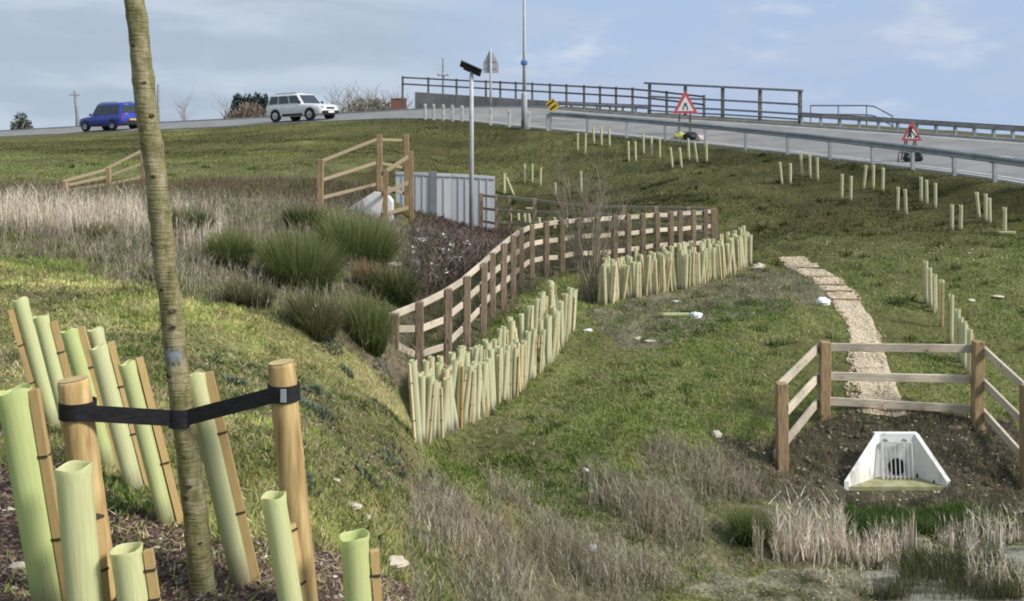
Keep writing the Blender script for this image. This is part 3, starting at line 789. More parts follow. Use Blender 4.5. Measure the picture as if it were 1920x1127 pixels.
DRY = [(0.42, 0.37, 0.27), (0.31, 0.265, 0.19), (0.56, 0.50, 0.38), (0.28, 0.235, 0.18), (0.37, 0.33, 0.235), (0.16, 0.14, 0.095)]
PALE = [(0.66, 0.57, 0.44), (0.54, 0.45, 0.33), (0.74, 0.66, 0.53)]
def weeds():
    st = Stuff()
    x, y = scatter(A_WEED, 15000); d = y
    clump = np.clip(0.40 + 2.4 * fbm(x + 3, y, 1.1, 3), 0.03, 1)
    k = rng.random(len(x)) < clump; x, y = x[k], y[k]; n = len(x)
    stems(st, x, y, rng.uniform(0.08, 0.30, n) * (0.6 + 0.8 * clump[k]), rng.uniform(0.004, 0.008, n), DRY, 4, 0.75)
    Q = wpoly([(860, 985), (960, 970), (1010, 1030), (930, 1075), (850, 1050)]); x, y = scatter(Q, 1500); n = len(x); c = pal([(0.38, 0.32, 0.16), (0.46, 0.39, 0.22), (0.28, 0.25, 0.10)], n)
    st.add(*blades(on_ground(x, y), rng.uniform(0.12, 0.3, n), rng.uniform(0.004, 0.008, n), rng.uniform(0.4, 0.95, n), 2, c * 0.8, c * 1.1))
    tag(st.build('dry_weeds', M['stem']), 'tangle of dry brown weeds on the ditch bank', 'weeds', kind='stuff')
    # left heath
    st = Stuff()
    x, y = scatter(A_HEATH, 26000)
    cl = np.clip(0.6 + 1.3 * fbm(x + 3, y + 2, 0.6, 3), 0.05, 1); k = rng.random(len(x)) < cl; x, y = x[k], y[k]; n = len(x)
    stems(st, x, y, rng.uniform(0.10, 0.42, n), rng.uniform(0.006, 0.013, n), DRY + [(0.30, 0.23, 0.19), (0.14, 0.16, 0.06), (0.11, 0.14, 0.05)], 3, 0.6)
    x, y = scatter(A_HEATHDARK, 5000); n = len(x)
    stems(st, x, y, rng.uniform(0.12, 0.35, n), rng.uniform(0.012, 0.02, n), [(0.16, 0.12, 0.08), (0.13, 0.11, 0.06), (0.20, 0.16, 0.10)], 2, 0.5)
    tag(st.build('dry_heath', M['stem']), 'band of dry brown heath and dead stems below the road bank', 'weeds', kind='stuff')
    # pale standing reeds: far left band and right ditch
    st = Stuff()
    P = wpoly([(-60, 400), (260, 402), (270, 440), (150, 455), (-60, 440)]); x, y = scatter(P, 2600); n = len(x)
    stems(st, x, y, rng.uniform(0.25, 0.7, n), rng.uniform(0.012, 0.02, n), PALE, 1, 0.3)
    P = wpoly([(320, 400), (420, 410), (420, 470), (330, 480)]); x, y = scatter(P, 500); n = len(x)
    stems(st, x, y, rng.uniform(0.3, 0.55, n), rng.uniform(0.01, 0.016, n), PALE, 1, 0.3)
    tag(st.build('pale_reeds', M['stem']), 'pale dead reeds standing in the band beyond the young tree', 'reeds', kind='stuff')
    st = Stuff()
    P1 = wpoly([(1440, 1052), (1590, 1045), (1590, 1010), (1450, 1015)])
    P2 = wpoly([(1590, 1062), (1720, 1055), (1720, 1022), (1600, 1025)])
    P3 = wpoly([(1755, 1035), (1905, 1025), (1905, 1000), (1770, 1010)])
    P4 = wpoly([(1800, 1127), (1905, 1110), (1905, 1060), (1830, 1070)])
    for P, n, hh in ((P1, 560, 0.58), (P2, 460, 0.28), (P3, 420, 0.32), (P4, 380, 0.30), (wpoly([(1500, 1100), (1800, 1095), (1800, 1060), (1520, 1066)]), 260, 0.16)):
        x, y = scatter(P, n); n = len(x)
        stems(st, x, y, hh * np.where(rng.random(n) < 0.55, rng.uniform(0.2, 0.55, n), rng.uniform(0.5, 1.15, n)), rng.uniform(0.006, 0.016, n), [(0.84, 0.77, 0.64), (0.70, 0.61, 0.48), (0.78, 0.70, 0.57), (0.46, 0.38, 0.29)], 2, 0.42, tw=0.4)
    for u, v, hh in ((1416, 1040, 0.38), (1424, 1042, 0.42), (1580, 1030, 0.52), (1700, 1030, 0.42), (1712, 1030, 0.5), (1812, 1020, 0.33), (1880, 1030, 0.4), (1602, 1040, 0.4), (1782, 1030, 0.3)):
        p = G(u, v); m = 9
        stems(st, p.x + rng.normal(0, 0.02, m), p.y + rng.normal(0, 0.03, m), hh * rng.uniform(0.7, 1.05, m), np.full(m, 0.014), PALE, 1, 0.08, tw=0.25)
    tag(st.build('dead_bulrushes', M['stem']), 'pale dead bulrush stalks standing in the ditch before the outlet', 'reeds', kind='stuff')
    # green growth in the ditch
    st = Stuff()
    P = wpoly([(1580, 1010), (1680, 1022), (1860, 1010), (1900, 985), (1800, 965), (1600, 965)]); x, y = scatter(P, 7000); n = len(x)
    c = pal([(0.055, 0.10, 0.025), (0.08, 0.14, 0.03), (0.11, 0.155, 0.045)], n)
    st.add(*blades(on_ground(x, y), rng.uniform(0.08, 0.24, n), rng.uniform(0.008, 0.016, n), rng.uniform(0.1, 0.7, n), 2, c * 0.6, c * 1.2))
    P = wpoly([(1640, 1127), (1900, 1127), (1900, 1050), (1720, 1065)]); x, y = scatter(P, 5200); n = len(x)
    c = pal([(0.12, 0.13, 0.06), (0.09, 0.12, 0.045), (0.17, 0.15, 0.09)], n)
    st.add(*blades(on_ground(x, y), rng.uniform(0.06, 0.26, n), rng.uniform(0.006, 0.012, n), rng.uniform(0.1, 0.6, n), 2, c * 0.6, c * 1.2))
    tag(st.build('ditch_sedge', M['blade']), 'dark green sedge growing in the ditch below the outlet', 'sedge', kind='stuff')
    # dark twiggy growth over the spoil round the outlet
    st = Stuff()
    x, y = scatter(A_BANKSOIL, 5200)
    lx, ly = hw_local(x, y); hw = (np.abs(lx) < 0.42 + np.maximum(HW_D - ly, 0) * 1.05) & (ly > -0.35) & (ly < HW_D + 0.15)
    x, y = x[~hw], y[~hw]; n = len(x)
    stems(st, x, y, rng.uniform(0.03, 0.17, n), rng.uniform(0.005, 0.010, n), [(0.30, 0.25, 0.19), (0.17, 0.13, 0.10), (0.09, 0.075, 0.055), (0.20, 0.16, 0.12), (0.10, 0.12, 0.05)], 3, 0.7)
    x, y = scatter(A_SOIL, 1300); n = len(x)
    stems(st, x, y, rng.uniform(0.05, 0.16, n), rng.uniform(0.006, 0.012, n), [(0.30, 0.25, 0.19), (0.22, 0.18, 0.14), (0.12, 0.13, 0.06)], 3, 0.8)
    x, y = scatter(A_POND, 2600); n = len(x)
    stems(st, x, y, rng.uniform(0.1, 0.4, n), rng.uniform(0.008, 0.014, n), [(0.13, 0.10, 0.08), (0.18, 0.14, 0.10), (0.09, 0.09, 0.05)], 3, 0.6)
    tag(st.build('scrub_litter', M['stem']), 'low dark dead growth on bare spoil round the outlet', 'scrub', kind='stuff')
weeds()

def chunks(P, size, cols, flat=0.6):
    """little angular lumps"""
    n = len(P); base = np.array([(1, 0, 0), (-0.5, 0.8, 0.1), (-0.5, -0.8, -0.05), (0.1, 0.1, 0.8), (0, 0, -0.5)], float)
    tri = np.array([(0, 1, 3), (1, 2, 3), (2, 0, 3), (1, 0, 4), (2, 1, 4), (0, 2, 4)])
    th = rng.uniform(0, 2 * np.pi, n); c, s = np.cos(th), np.sin(th)
    B = base[None] * rng.uniform(0.6, 1.3, (n, 5, 1)); B[..., 2] *= flat
    X = B[..., 0] * c[:, None] - B[..., 1] * s[:, None]; Y = B[..., 0] * s[:, None] + B[..., 1] * c[:, None]
    Z = B[..., 2] + B[..., 0] * rng.uniform(-0.4, 0.4, (n, 1))
    V = P[:, None, :] + np.stack([X, Y, Z], -1) * size[:, None, None]
    T = (tri[None] + (np.arange(n) * 5)[:, None, None]).reshape(-1, 3)
    return V.reshape(-1, 3), T, np.repeat(pal(cols, n, 0.25), 5, 0)
def lumps():
    st = Stuff(); x, y = scatter(A_MULCH, 15000); n = len(x)
    st.add(*chunks(on_ground(x, y), rng.uniform(0.008, 0.026, n), [(0.11, 0.07, 0.055), (0.07, 0.045, 0.035), (0.17, 0.12, 0.09), (0.06, 0.04, 0.04), (0.27, 0.21, 0.16), (0.13, 0.085, 0.08)], 0.4))
    tag(st.build('bark_mulch', M['chip']), 'dark brown bark mulch spread under the young tree', 'mulch', kind='stuff')
    st = Stuff(); x, y = scatter(wpoly([(400, 700), (560, 720), (765, 800), (775, 1060), (600, 1030), (420, 980)]), 4200)
    q = rng.random(len(x)) < np.clip(0.45 + 2.0 * fbm(x + 8, y + 1, 1.8, 3), 0, 1); x, y = x[q], y[q]; n = len(x)
    st.add(*chunks(on_ground(x, y), rng.uniform(0.006, 0.022, n), [(0.20, 0.15, 0.10), (0.13, 0.09, 0.06), (0.30, 0.24, 0.17), (0.42, 0.36, 0.27), (0.10, 0.075, 0.055)], 0.35))
    tag(st.build('leaf_litter', M['chip']), 'brown dead leaves and bits scattered on the near turf', 'litter', kind='stuff')
    st = Stuff(); x, y = scatter(path_poly, 9000); n = len(x); P = on_ground(x, y); P[:, 2] += 0.02
    st.add(*chunks(P, rng.uniform(0.012, 0.032, n), [(0.72, 0.60, 0.42), (0.60, 0.48, 0.32), (0.80, 0.70, 0.52), (0.46, 0.36, 0.24), (0.66, 0.57, 0.43)]))
    tag(st.build('path_gravel', M['chip']), 'loose tan gravel covering the narrow path', 'gravel', kind='stuff')
    st = Stuff()
    for P, n, lo, hi in ((A_BANKSOIL, 520, 0.01, 0.045), (A_SOIL, 380, 0.012, 0.04), (A_MUD, 200, 0.008, 0.035), (A_WEED, 160, 0.012, 0.03), (A_MULCH, 240, 0.01, 0.03),
                         (wpoly([(1100, 400), (1890, 460), (1890, 350), (1400, 285), (1100, 300)]), 150, 0.02, 0.05),
                         (wpoly([(1430, 470), (1890, 520), (1890, 470), (1430, 430)]), 130, 0.02, 0.06),
                         (wpoly([(1200, 600), (1500, 600), (1450, 800), (1000, 800)]), 110, 0.012, 0.03),
                         (wpoly([(400, 640), (758, 760), (758, 1040), (420, 900)]), 420, 0.008, 0.026)):
        x, y = scatter(P, n); n = len(x)
        st.add(*chunks(on_ground(x, y), rng.uniform(lo, hi, n) * rng.uniform(0.5, 1, n), [(0.50, 0.44, 0.34), (0.38, 0.32, 0.24), (0.62, 0.57, 0.47), (0.26, 0.20, 0.15)]))
    for P, n, lo, hi in ((A_BANKSOIL, 320, 0.04, 0.10), (A_SOIL, 110, 0.03, 0.07), (A_MUD, 60, 0.03, 0.06)):
        x, y = scatter(P, n); lx, ly = hw_local(x, y); q = ~((np.abs(lx) < 0.45 + np.maximum(HW_D - ly, 0) * 1.05) & (ly > -0.4) & (ly < HW_D + 0.2)); x, y = x[q], y[q]; n = len(x)
        st.add(*chunks(on_ground(x, y), rng.uniform(lo, hi, n) * rng.uniform(0.4, 1, n), [(0.13, 0.105, 0.08), (0.09, 0.075, 0.055), (0.22, 0.18, 0.13), (0.30, 0.26, 0.20), (0.16, 0.13, 0.10)], 0.8))
    tag(st.build('loose_stones', M['chip']), 'small pale loose stones scattered over soil and turf', 'stones', kind='stuff')
lumps()

# standing water and crust in the ditch bottom
M['water'] = mottled('muddy_water', (0.04, 0.04, 0.028), (0.27, 0.26, 0.20), 2.6, 0.45, (1, 3.2, 1), 0.05, lo=0.36, hi=0.62, detail=9)
wp = wpoly([(1290, 1127), (1340, 1092), (1480, 1066), (1600, 1070), (1700, 1066), (1900, 1030), (1960, 1030), (1960, 1200), (1290, 1200)])
wz = CAMZ - 4.985
tag(MB().add([(x, y, wz) for x, y in wp], [tuple(range(len(wp)))]).build('water', M['water']), kind='structure')

# ------------------------------------------------------------------ the planted young tree, its stakes and strap
def vpx(u, v, d): return pw(u, v, d)
TD = 4.22
def young_tree():
    ctr = [(384, 1135, 48), (380, 1100, 47), (372, 1020, 45), (362, 930, 44), (352, 850, 42.5), (344, 775, 42), (333, 700, 41.5), (325, 620, 41), (318, 560, 40.5), (310, 500, 40.5),
           (303, 430, 40), (297, 370, 40), (289, 310, 39.5), (281, 250, 39.5), (274, 200, 39.5), (269, 150, 39), (264, 100, 38), (257, 40, 37), (248, -20, 35), (238, -120, 32), (230, -260, 26), (224, -420, 18), (220, -560, 8)]
    base = G(384, 1118)
    root = tag(empty('young_tree', base), 'young tree with greenish brown trunk leaning between two round stakes', 'tree')
    pts = []; rad = []
    for i in range(len(ctr) - 1):
        a, b = ctr[i], ctr[i + 1]; n = 5 if a[1] > -30 else 3
        for k in range(n):
            t = k / n; u = a[0] + (b[0] - a[0]) * t; v = a[1] + (b[1] - a[1]) * t; w = a[2] + (b[2] - a[2]) * t
            wob = 0.7 * math.sin(v * 0.047) + 0.5 * math.sin(v * 0.021 + 1)
            knot = 1 + 0.10 * max(0, math.sin(v * 0.052)) ** 10 + 0.02 * math.sin(v * 0.19)
            pts.append(vpx(u + wob, v, TD) - base); rad.append(w / 2 / F * TD * knot)
    M['bark'] = trunk_mat()
    mb = MB(); mb.tube(pts, rad, 24, rough=0.035); tr = mb.build('trunk', M['bark'], root)
    def tpos(v):
        for i in range(len(ctr) - 1):
            if ctr[i][1] >= v >= ctr[i + 1][1]:
                t = (ctr[i][1] - v) / (ctr[i][1] - ctr[i + 1][1]); return ctr[i][0] + (ctr[i + 1][0] - ctr[i][0]) * t, ctr[i][2] + (ctr[i + 1][2] - ctr[i][2]) * t
    # branch scars
    M['scar'] = mottled('branch_scar', (0.05, 0.035, 0.02), (0.12, 0.09, 0.05), 30, 0.95)
    for v, off in ((86, -.3), (155, .4), (217, .75), (268, -.6), (330, .1), (455, -.8), (540, -.3), (580, .5), (610, .3), (700, -.5), (905, .1), (925, -.3), (1010, .5)):
        u, w = tpos(v); a = off
        c = vpx(u + 0.5 * w * math.sin(a) * 0.96, v, TD) - base + Vector((0, -0.5 * w / F * TD * math.cos(a) * 0.96, 0))
        m2 = MB(); vs = []; n = 9
        for ring, (rr, hh) in enumerate(((1.25, -0.004), (1.0, 0.006), (0.55, 0.008), (0.25, 0.002))):
            for k in range(n):
                t = 2 * math.pi * k / n
                r0 = (0.011 + 0.003 * math.sin(v)) * rr
                vs.append(c + Vector((math.cos(a) * r0 * math.cos(t) + math.sin(a) * hh, math.sin(a) * r0 * math.cos(t) - math.cos(a) * hh, r0 * 0.7 * math.sin(t))))
        fs = [(r * n + k, r * n + (k + 1) % n, (r + 1) * n + (k + 1) % n, (r + 1) * n + k) for r in range(3) for k in range(n)] + [tuple(3 * n + k for k in range(n))]
        m2.add(vs, fs, True).build('branch_scar', M['scar'], root)
    # blue mark
    u, w = tpos(664); r = w / 2 / F * TD
    bm = MB(); vs = []; n = 12
    for j, vv in enumerate((650, 657, 668, 677)):
        uu, _ = tpos(vv)
        for k in range(n):
            t = R(-140 + 95 * k / (n - 1)); jit = 5 * math.sin(k * 2.3 + j) if j in (0, 3) else 0
            p = vpx(uu, vv + jit, TD) - base; vs.append(p + Vector((math.cos(t) * (r + 0.0035), math.sin(t) * (r + 0.0035), 0)))
    fs = [(j * n + k, j * n + k + 1, (j + 1) * n + k + 1, (j + 1) * n + k) for j in range(3) for k in range(n - 1)]
    bm.add(vs, fs, True)
    o = bm.build('paint_mark', mottled('faded_blue_paint', (0.17, 0.16, 0.10), (0.22, 0.26, 0.29), 45, 0.85, lo=0.38, hi=0.62), root); o['label'] = 'faded blue paint mark on the bark'
    # bare crown above
    cm = MB(); rnd = random.Random(3)
    for k in range(16):
        i = rnd.randrange(len(pts) - 11, len(pts) - 1); p = pts[i]; az = rnd.uniform(0, 6.28); L = rnd.uniform(0.35, 0.8)
        q = [p + Vector((math.cos(az), math.sin(az), 0)) * L * t * 0.7 + Vector((0, 0, L * (t * 0.5 + 0.45 * t * t))) for t in (0, .3, .6, 1)]
        cm.tube(q, [0.009, 0.007, 0.005, 0.002], 5)
        for j in range(4):
            s = q[1 + j % 3]; a2 = az + rnd.uniform(-1, 1); l2 = L * 0.35
            cm.tube([s, s + Vector((math.cos(a2) * l2 * .5, math.sin(a2) * l2 * .5, l2 * .6)), s + Vector((math.cos(a2) * l2 * .8, math.sin(a2) * l2 * .8, l2 * 1.3))], [0.004, 0.003, 0.001], 4)
    cm.build('crown', M['bark'], root)
def trunk_mat():
    m, n, l, b = new_mat('young_bark')
    tc = n.new('ShaderNodeTexCoord'); mp = n.new('ShaderNodeMapping'); mp.inputs['Scale'].default_value = (7, 7, 3.4); l.new(tc.outputs['Object'], mp.inputs[0])
    t1 = n.new('ShaderNodeTexNoise'); t1.inputs['Scale'].default_value = 3; t1.inputs['Detail'].default_value = 8; t1.inputs['Roughness'].default_value = 0.65; l.new(mp.outputs[0], t1.inputs['Vector'])
    mp2 = n.new('ShaderNodeMapping'); mp2.inputs['Scale'].default_value = (14, 14, 90); l.new(tc.outputs['Object'], mp2.inputs[0])
    t2 = n.new('ShaderNodeTexNoise'); t2.inputs['Scale'].default_value = 1; t2.inputs['Detail'].default_value = 3; l.new(mp2.outputs[0], t2.inputs['Vector'])
    r1 = ramp(n, [(0.30, (0.075, 0.065, 0.025)), (0.43, (0.17, 0.155, 0.06)), (0.55, (0.25, 0.215, 0.11)), (0.70, (0.38, 0.34, 0.23))]); l.new(t1.outputs['Fac'], r1.inputs[0])
    r2 = ramp(n, [(0.30, (0.45, 0.42, 0.38)), (0.45, (1, 1, 1))]); l.new(t2.outputs['Fac'], r2.inputs[0])
    mx = n.new('ShaderNodeMix'); mx.data_type = 'RGBA'; mx.blend_type = 'MULTIPLY'; mx.inputs['Factor'].default_value = 0.4
    ia = [i for i in mx.inputs if i.type == 'RGBA']; l.new(r1.outputs[0], ia[0]); l.new(r2.outputs[0], ia[1])
    l.new([o for o in mx.outputs if o.type == 'RGBA'][0], b.inputs['Base Color']); b.inputs['Roughness'].default_value = 0.75
    bp = n.new('ShaderNodeBump'); bp.inputs['Strength'].default_value = 0.8; bp.inputs['Distance'].default_value = 0.012
    ad = n.new('ShaderNodeMath'); l.new(t1.outputs['Fac'], ad.inputs[0]); l.new(t2.outputs['Fac'], ad.inputs[1])
    l.new(ad.outputs[0], bp.inputs['Height']); l.new(bp.outputs[0], b.inputs['Normal'])
    return m
young_tree()

def round_stake(u0, v0, u1, d, wpx, label):
    """round stake from its foot near (u1, bottom) to its top (u0, v0)"""
    top = vpx(u0, v0, d); foot = vpx(u1, 1100, d); ax = (top - foot).normalized()
    z0 = gz(foot.x, foot.y) - 0.1; foot = top - ax * ((top.z - z0) / ax.z)
    base = top - ax * ((top.z - gz(foot.x, foot.y)) / ax.z)
    root = tag(empty('tree_stake', base), label, 'stake', 'round stakes either side of the young tree')
    r = wpx / 2 / F * d; mb = MB(); L = (top - foot).length; n = 26
    pts = [foot - base + ax * (L * t) for t in [k / n for k in range(n)] + [0.988, 1.0]]
    rad = [r * (1.05 - 0.07 * k / n + 0.008 * math.sin(k * 1.9) + (0.02 if k % 7 == 3 else 0)) for k in range(n)] + [r * 0.985, r * 0.93]
    mb.tube(pts, rad, 22, rough=0.012); mb.build('shaft', M['pole_wood'], root)
    cap = MB(); a = ax.orthogonal().normalized(); b = ax.cross(a); vs = []; rings = 5
    for j in range(rings):
        for k in range(22):
            t = 2 * math.pi * k / 22; rr = r * 0.93 * (1 - j / rings)
            vs.append(top - base + ax * (0.003 + 0.001 * (j % 2)) + (a * math.cos(t) + b * math.sin(t)) * rr)
    fs = [(j * 22 + k, j * 22 + (k + 1) % 22, (j + 1) * 22 + (k + 1) % 22, (j + 1) * 22 + k) for j in range(rings - 1) for k in range(22)] + [tuple((rings - 1) * 22 + k for k in range(22))]
    cap.add(vs, fs).build('end_grain', mottled('stake_end_grain', (0.50, 0.36, 0.16), (0.66, 0.51, 0.27), 14, 0.85), root)
    return base, ax, r
s1 = round_stake(137, 712, 188, 4.12, 58, 'round wooden stake with black strap, further from the white headwall, beside close tubes')
s2 = round_stake(527, 680, 567, 4.12, 51, 'tall round wooden stake with pale sawn top standing clear on the open turf side')
def strap():
    base = vpx(340, 776, TD)
    root = tag(empty('strap', base), 'black rubber strap tying the young tree to two round stakes', 'strap')
    hw = 0.5 * 30 / F * 4.15
    def ribbon(name, pts, thick=0.006, half=hw):
        mb = MB(); vs = []
        for i, p in enumerate(pts):
            p = Vector(p) - base; d = Vector(pts[min(i + 1, len(pts) - 1)]) - Vector(pts[max(i - 1, 0)]); d.z = 0; d.normalize(); nrm = Vector((d.y, -d.x, 0)) * thick
            vs += [p + Vector((0, 0, -half)), p + Vector((0, 0, half)), p + Vector((0, 0, half)) + nrm, p + Vector((0, 0, -half)) + nrm]
        fs = []
        for i in range(len(pts) - 1):
            for k in range(4): fs.append((4 * i + k, 4 * i + (k + 1) % 4, 4 * i + 4 + (k + 1) % 4, 4 * i + 4 + k))
        e = 4 * (len(pts) - 1); fs += [(3, 2, 1, 0), (e, e + 1, e + 2, e + 3)]
        return mb.add(vs, fs).build(name, M['strapmat'], root)
    M['strapmat'] = mottled('strap_rubber', (0.008, 0.008, 0.010), (0.022, 0.021, 0.024), 25, 0.65, (1, 1, 4))
    def around(c, r, a0, a1, n=14): return [(c.x + math.cos(R(a0 + (a1 - a0) * k / n)) * r, c.y + math.sin(R(a0 + (a1 - a0) * k / n)) * r, c.z) for k in range(n + 1)]
    r1 = 58 / 2 / F * 4.12 + 0.004; r2 = 51 / 2 / F * 4.12 + 0.004; rt = 0.5 * 42 / F * TD + 0.004
    c1 = vpx(146, 766, 4.12); c2 = vpx(532, 734, 4.12); ct = vpx(344, 778, TD)
    def lerp(a, b, n): return [tuple(Vector(a).lerp(Vector(b), k / n)) for k in range(1, n)]
    A = around(c1, r1, 200, 300); T = around(ct, rt, 245, 295, 6); B = around(c2, r2, 240, 350)
    ribbon('band', A + lerp(A[-1], T[0], 8) + T + lerp(T[-1], B[0], 8) + B)
    ribbon('wrap', around(c1, r1, 300, 560, 24)); ribbon('wrap', around(c2, r2, -10, 240, 24))
    ribbon('buckle', around(vpx(342, 779, TD), rt + 0.008, 232, 312, 8), 0.008, hw * 1.12)
    k = MB(); k.box(vpx(535, 734, 4.12) - base + Vector((0.006, -r2 - 0.008, 0)), (0.022, 0.006, 0.05), None, 0.001); k.build('staple', M['galv'], root)
strap()

# ------------------------------------------------------------------ tree guards: tube, square stake, ties
def tube_mesh(seed, mat):
    rnd = random.Random(seed); n = 18
    prof = [(1.0, 0.0), (0.985, 0.3), (1.0, 0.6), (0.99, 0.93), (1.07, 0.975), (1.08, 0.995), (1.02, 1.0), (0.95, 0.985), (0.93, 0.9), (0.93, 0.5), (0.93, 0.02)]
    vs = []; ph = rnd.uniform(0, 6)
    for i, (r, z) in enumerate(prof):
        for k in range(n):
            t = 2 * math.pi * k / n; rr = r * (1 + 0.035 * math.sin(2 * t + ph) + 0.012 * math.sin(9 * t))
            zz = z + (0.008 * math.sin(3 * t + ph) if 3 < i < 8 else 0)
            vs.append((rr * math.cos(t), rr * math.sin(t), zz))
    fs = [(i * n + k, i * n + (k + 1) % n, (i + 1) * n + (k + 1) % n, (i + 1) * n + k) for i in range(len(prof) - 1) for k in range(n)]
    return MB().add(vs, fs, True).mesh('tube', mat)
TUBES = [tube_mesh(k, M['tube']) for k in range(4)]
TUBES_CREAM = [tube_mesh(k + 4, M['tube_cream']) for k in range(4)]
def unit_box(name, mat, bev=0.08):
    mb = MB(); mb.box((0, 0, 0.5), (1, 1, 1), None, 0.0); return mb.mesh(name, mat)
STAKE = unit_box('stake', M['stake']); STAKE_PALE = unit_box('stake', M['stake_pale'])
TIEBOX = MB().box((0, 0, 0), (1, 1, 1)).mesh('tie', mottled('tie_plastic', (0.03, 0.025, 0.015), (0.07, 0.055, 0.03), 8, 0.6))
TIE = MB().lathe([(1.0, -0.5), (1.05, -0.5), (1.05, 0.5), (1.0, 0.5), (1.0, -0.5)], 12).mesh('tie', M['black'])
def guard(base, h, r, lean_x=0.0, lean_y=0.0, az=None, stake_h=1.03, label='', group='', sw=0.030, ties=(0.3, 0.72), sink=0.06, name='tree_guard', cream=True):
    """base on the ground, lean as run over rise"""
    ax = Vector((lean_x, lean_y, 1)).normalized(); rot = Vector((0, 0, 1)).rotation_difference(ax).to_euler()
    root = tag(empty(name, base, rot), label, 'tree guard', group)
    az = random.uniform(0, 6.28) if az is None else az
    link('tube', random.choice(TUBES_CREAM if cream else TUBES), root, (0, 0, -sink), (0, 0, random.uniform(0, 6.28)), (r, r, h + sink))
    o = r + sw * 0.55
    link('stake', STAKE_PALE if (cream and random.random() < 0.75) else STAKE, root, (math.cos(az) * o, math.sin(az) * o, -sink - 0.03), (0, 0, az + random.uniform(-.2, .2)), (sw, sw, h * stake_h + sink))
    for t in ties:
        link('tie', TIEBOX, root, (math.cos(az) * (o - 0.004), math.sin(az) * (o - 0.004), h * (t + random.uniform(-.03, .03))), (0, 0.06, az), (sw * 1.3, sw * 1.28, 0.008))
    return root

def near_guard(tu, tv, bu, bv, wpx, az, sh, label, d=None):
    """tube given by its rim and foot in the picture"""
    if d is None:
        b = G(bu, bv); d = b.y
    else:
        b = vpx(bu, bv, d); b.z = gz(b.x, b.y)
        t = (CAMZ - b.z) / d * F + VH; bu = tu + (bu - tu) * (t - tv) / max(1, bv - tv); b.x = (bu - CX) / F * d; b.z = gz(b.x, b.y)
    top = vpx(tu, tv, d); v = top - b
    guard(b, v.length, wpx / 2 / F * d, v.x / v.z, v.y / v.z, az, sh, label, 'tree tubes planted around the young tree', sw=0.032, ties=(0.34, 0.68), cream=False)
near_guard(37, 560, 103, 800, 27, 3.6, 0.98, 'pale green tube at the far end of the mulch bed, farthest out from the tree')
near_guard(76, 592, 133, 812, 27, 0.3, 0.97, 'pale green tube with stake close behind it, second from the outer end of the bed')
near_guard(129, 618, 205, 878, 29, 0.4, 1.03, 'pale green tube with taller brown stake, just behind the strapped round stake')
near_guard(178, 616, 238, 862, 28, 2.6, 0.95, 'pale green tube mostly hidden behind another tube in the bed')
near_guard(184, 650, 254, 920, 34, 0.35, 1.05, 'pale green tube leaning in front of a hidden one, stake to its side')
near_guard(238, 680, 313, 980, 31, 0.35, 1.05, 'pale green leaning tube with thin stake standing next to the tree trunk', None)
near_guard(363, 700, 453, 1092, 37, 0.35, 1.02, 'long pale green tube passing just behind the tree trunk')
near_guard(25, 730, 90, 1115, 58, 0.0, 1.02, 'large pale green tube leaning on a long dark brown stake', 3.95)
near_guard(137, 874, 158, 1115, 62, 1.0, 0.7, 'wide pale green tube standing in front of the strapped round stake', 3.75)
near_guard(236, 1028, 250, 1125, 58, 0.25, 1.02, 'short looking green tube with sawn stake in the mulch before the trunk', 3.75)
near_guard(512, 928, 543, 1115, 46, 1.1, 0.8, 'pale green tube standing against the tall clear round stake', 3.95)
near_guard(664, 1003, 672, 1115, 54, 0.1, 0.93, 'pale green tube with square stake, alone on the stony end of the bed', 3.95)

def lerp_line(P, t):
    L = [math.dist(P[i], P[i + 1]) for i in range(len(P) - 1)]; s = t * sum(L)
    for i, l in enumerate(L):
        if s <= l or i == len(L) - 1: return [P[i][k] + (P[i + 1][k] - P[i][k]) * s / l for k in (0, 1)]
        s -= l
def row(P, n, h0, h1, label, group, jv=4, lean=0.065, gapseed=0, r=0.043):
    rnd = random.Random(gapseed)
    for k in range(n):
        t = (k + rnd.uniform(-0.3, 0.3) + 0.5) / n
        u, v = lerp_line(P, min(max(t, 0), 1)); b = G(u, v + rnd.uniform(-jv, jv))
        h = rnd.uniform(h0, h1)
        guard(b, h, r * rnd.uniform(0.8, 1.1), rnd.gauss(0, lean), rnd.gauss(0, lean * 0.6), rnd.uniform(0, 6.28), rnd.uniform(0.85, 1.06), label, group, sw=0.026)
LA = 'cream green tree tube in the crowded double row in front of the long fence'
row([(783, 832), (850, 803), (900, 782), (960, 742), (1000, 708)], 34, 0.66, 0.82, LA, 'tree tubes crowded along the long fence', gapseed=1)
row([(1010, 700), (1045, 662), (1077, 612)], 13, 0.68, 0.84, LA, 'tree tubes crowded along the long fence', gapseed=2)
row([(783, 812), (880, 762), (960, 700), (1030, 622), (1045, 592)], 36, 0.68, 0.86, LA, 'tree tubes crowded along the long fence', gapseed=3, jv=6)
LB = 'cream green tree tube packed in the dense hedge row beyond the bare shrub'
row([(1122, 574), (1165, 562), (1250, 546), (1300, 536), (1360, 518), (1409, 498)], 58, 0.70, 0.84, LB, 'tree tubes packed beyond the bare shrub', gapseed=4, jv=3)
row([(1130, 560), (1250, 532), (1350, 508), (1400, 490)], 34, 0.72, 0.88, LB, 'tree tubes packed beyond the bare shrub', gapseed=5, jv=3)

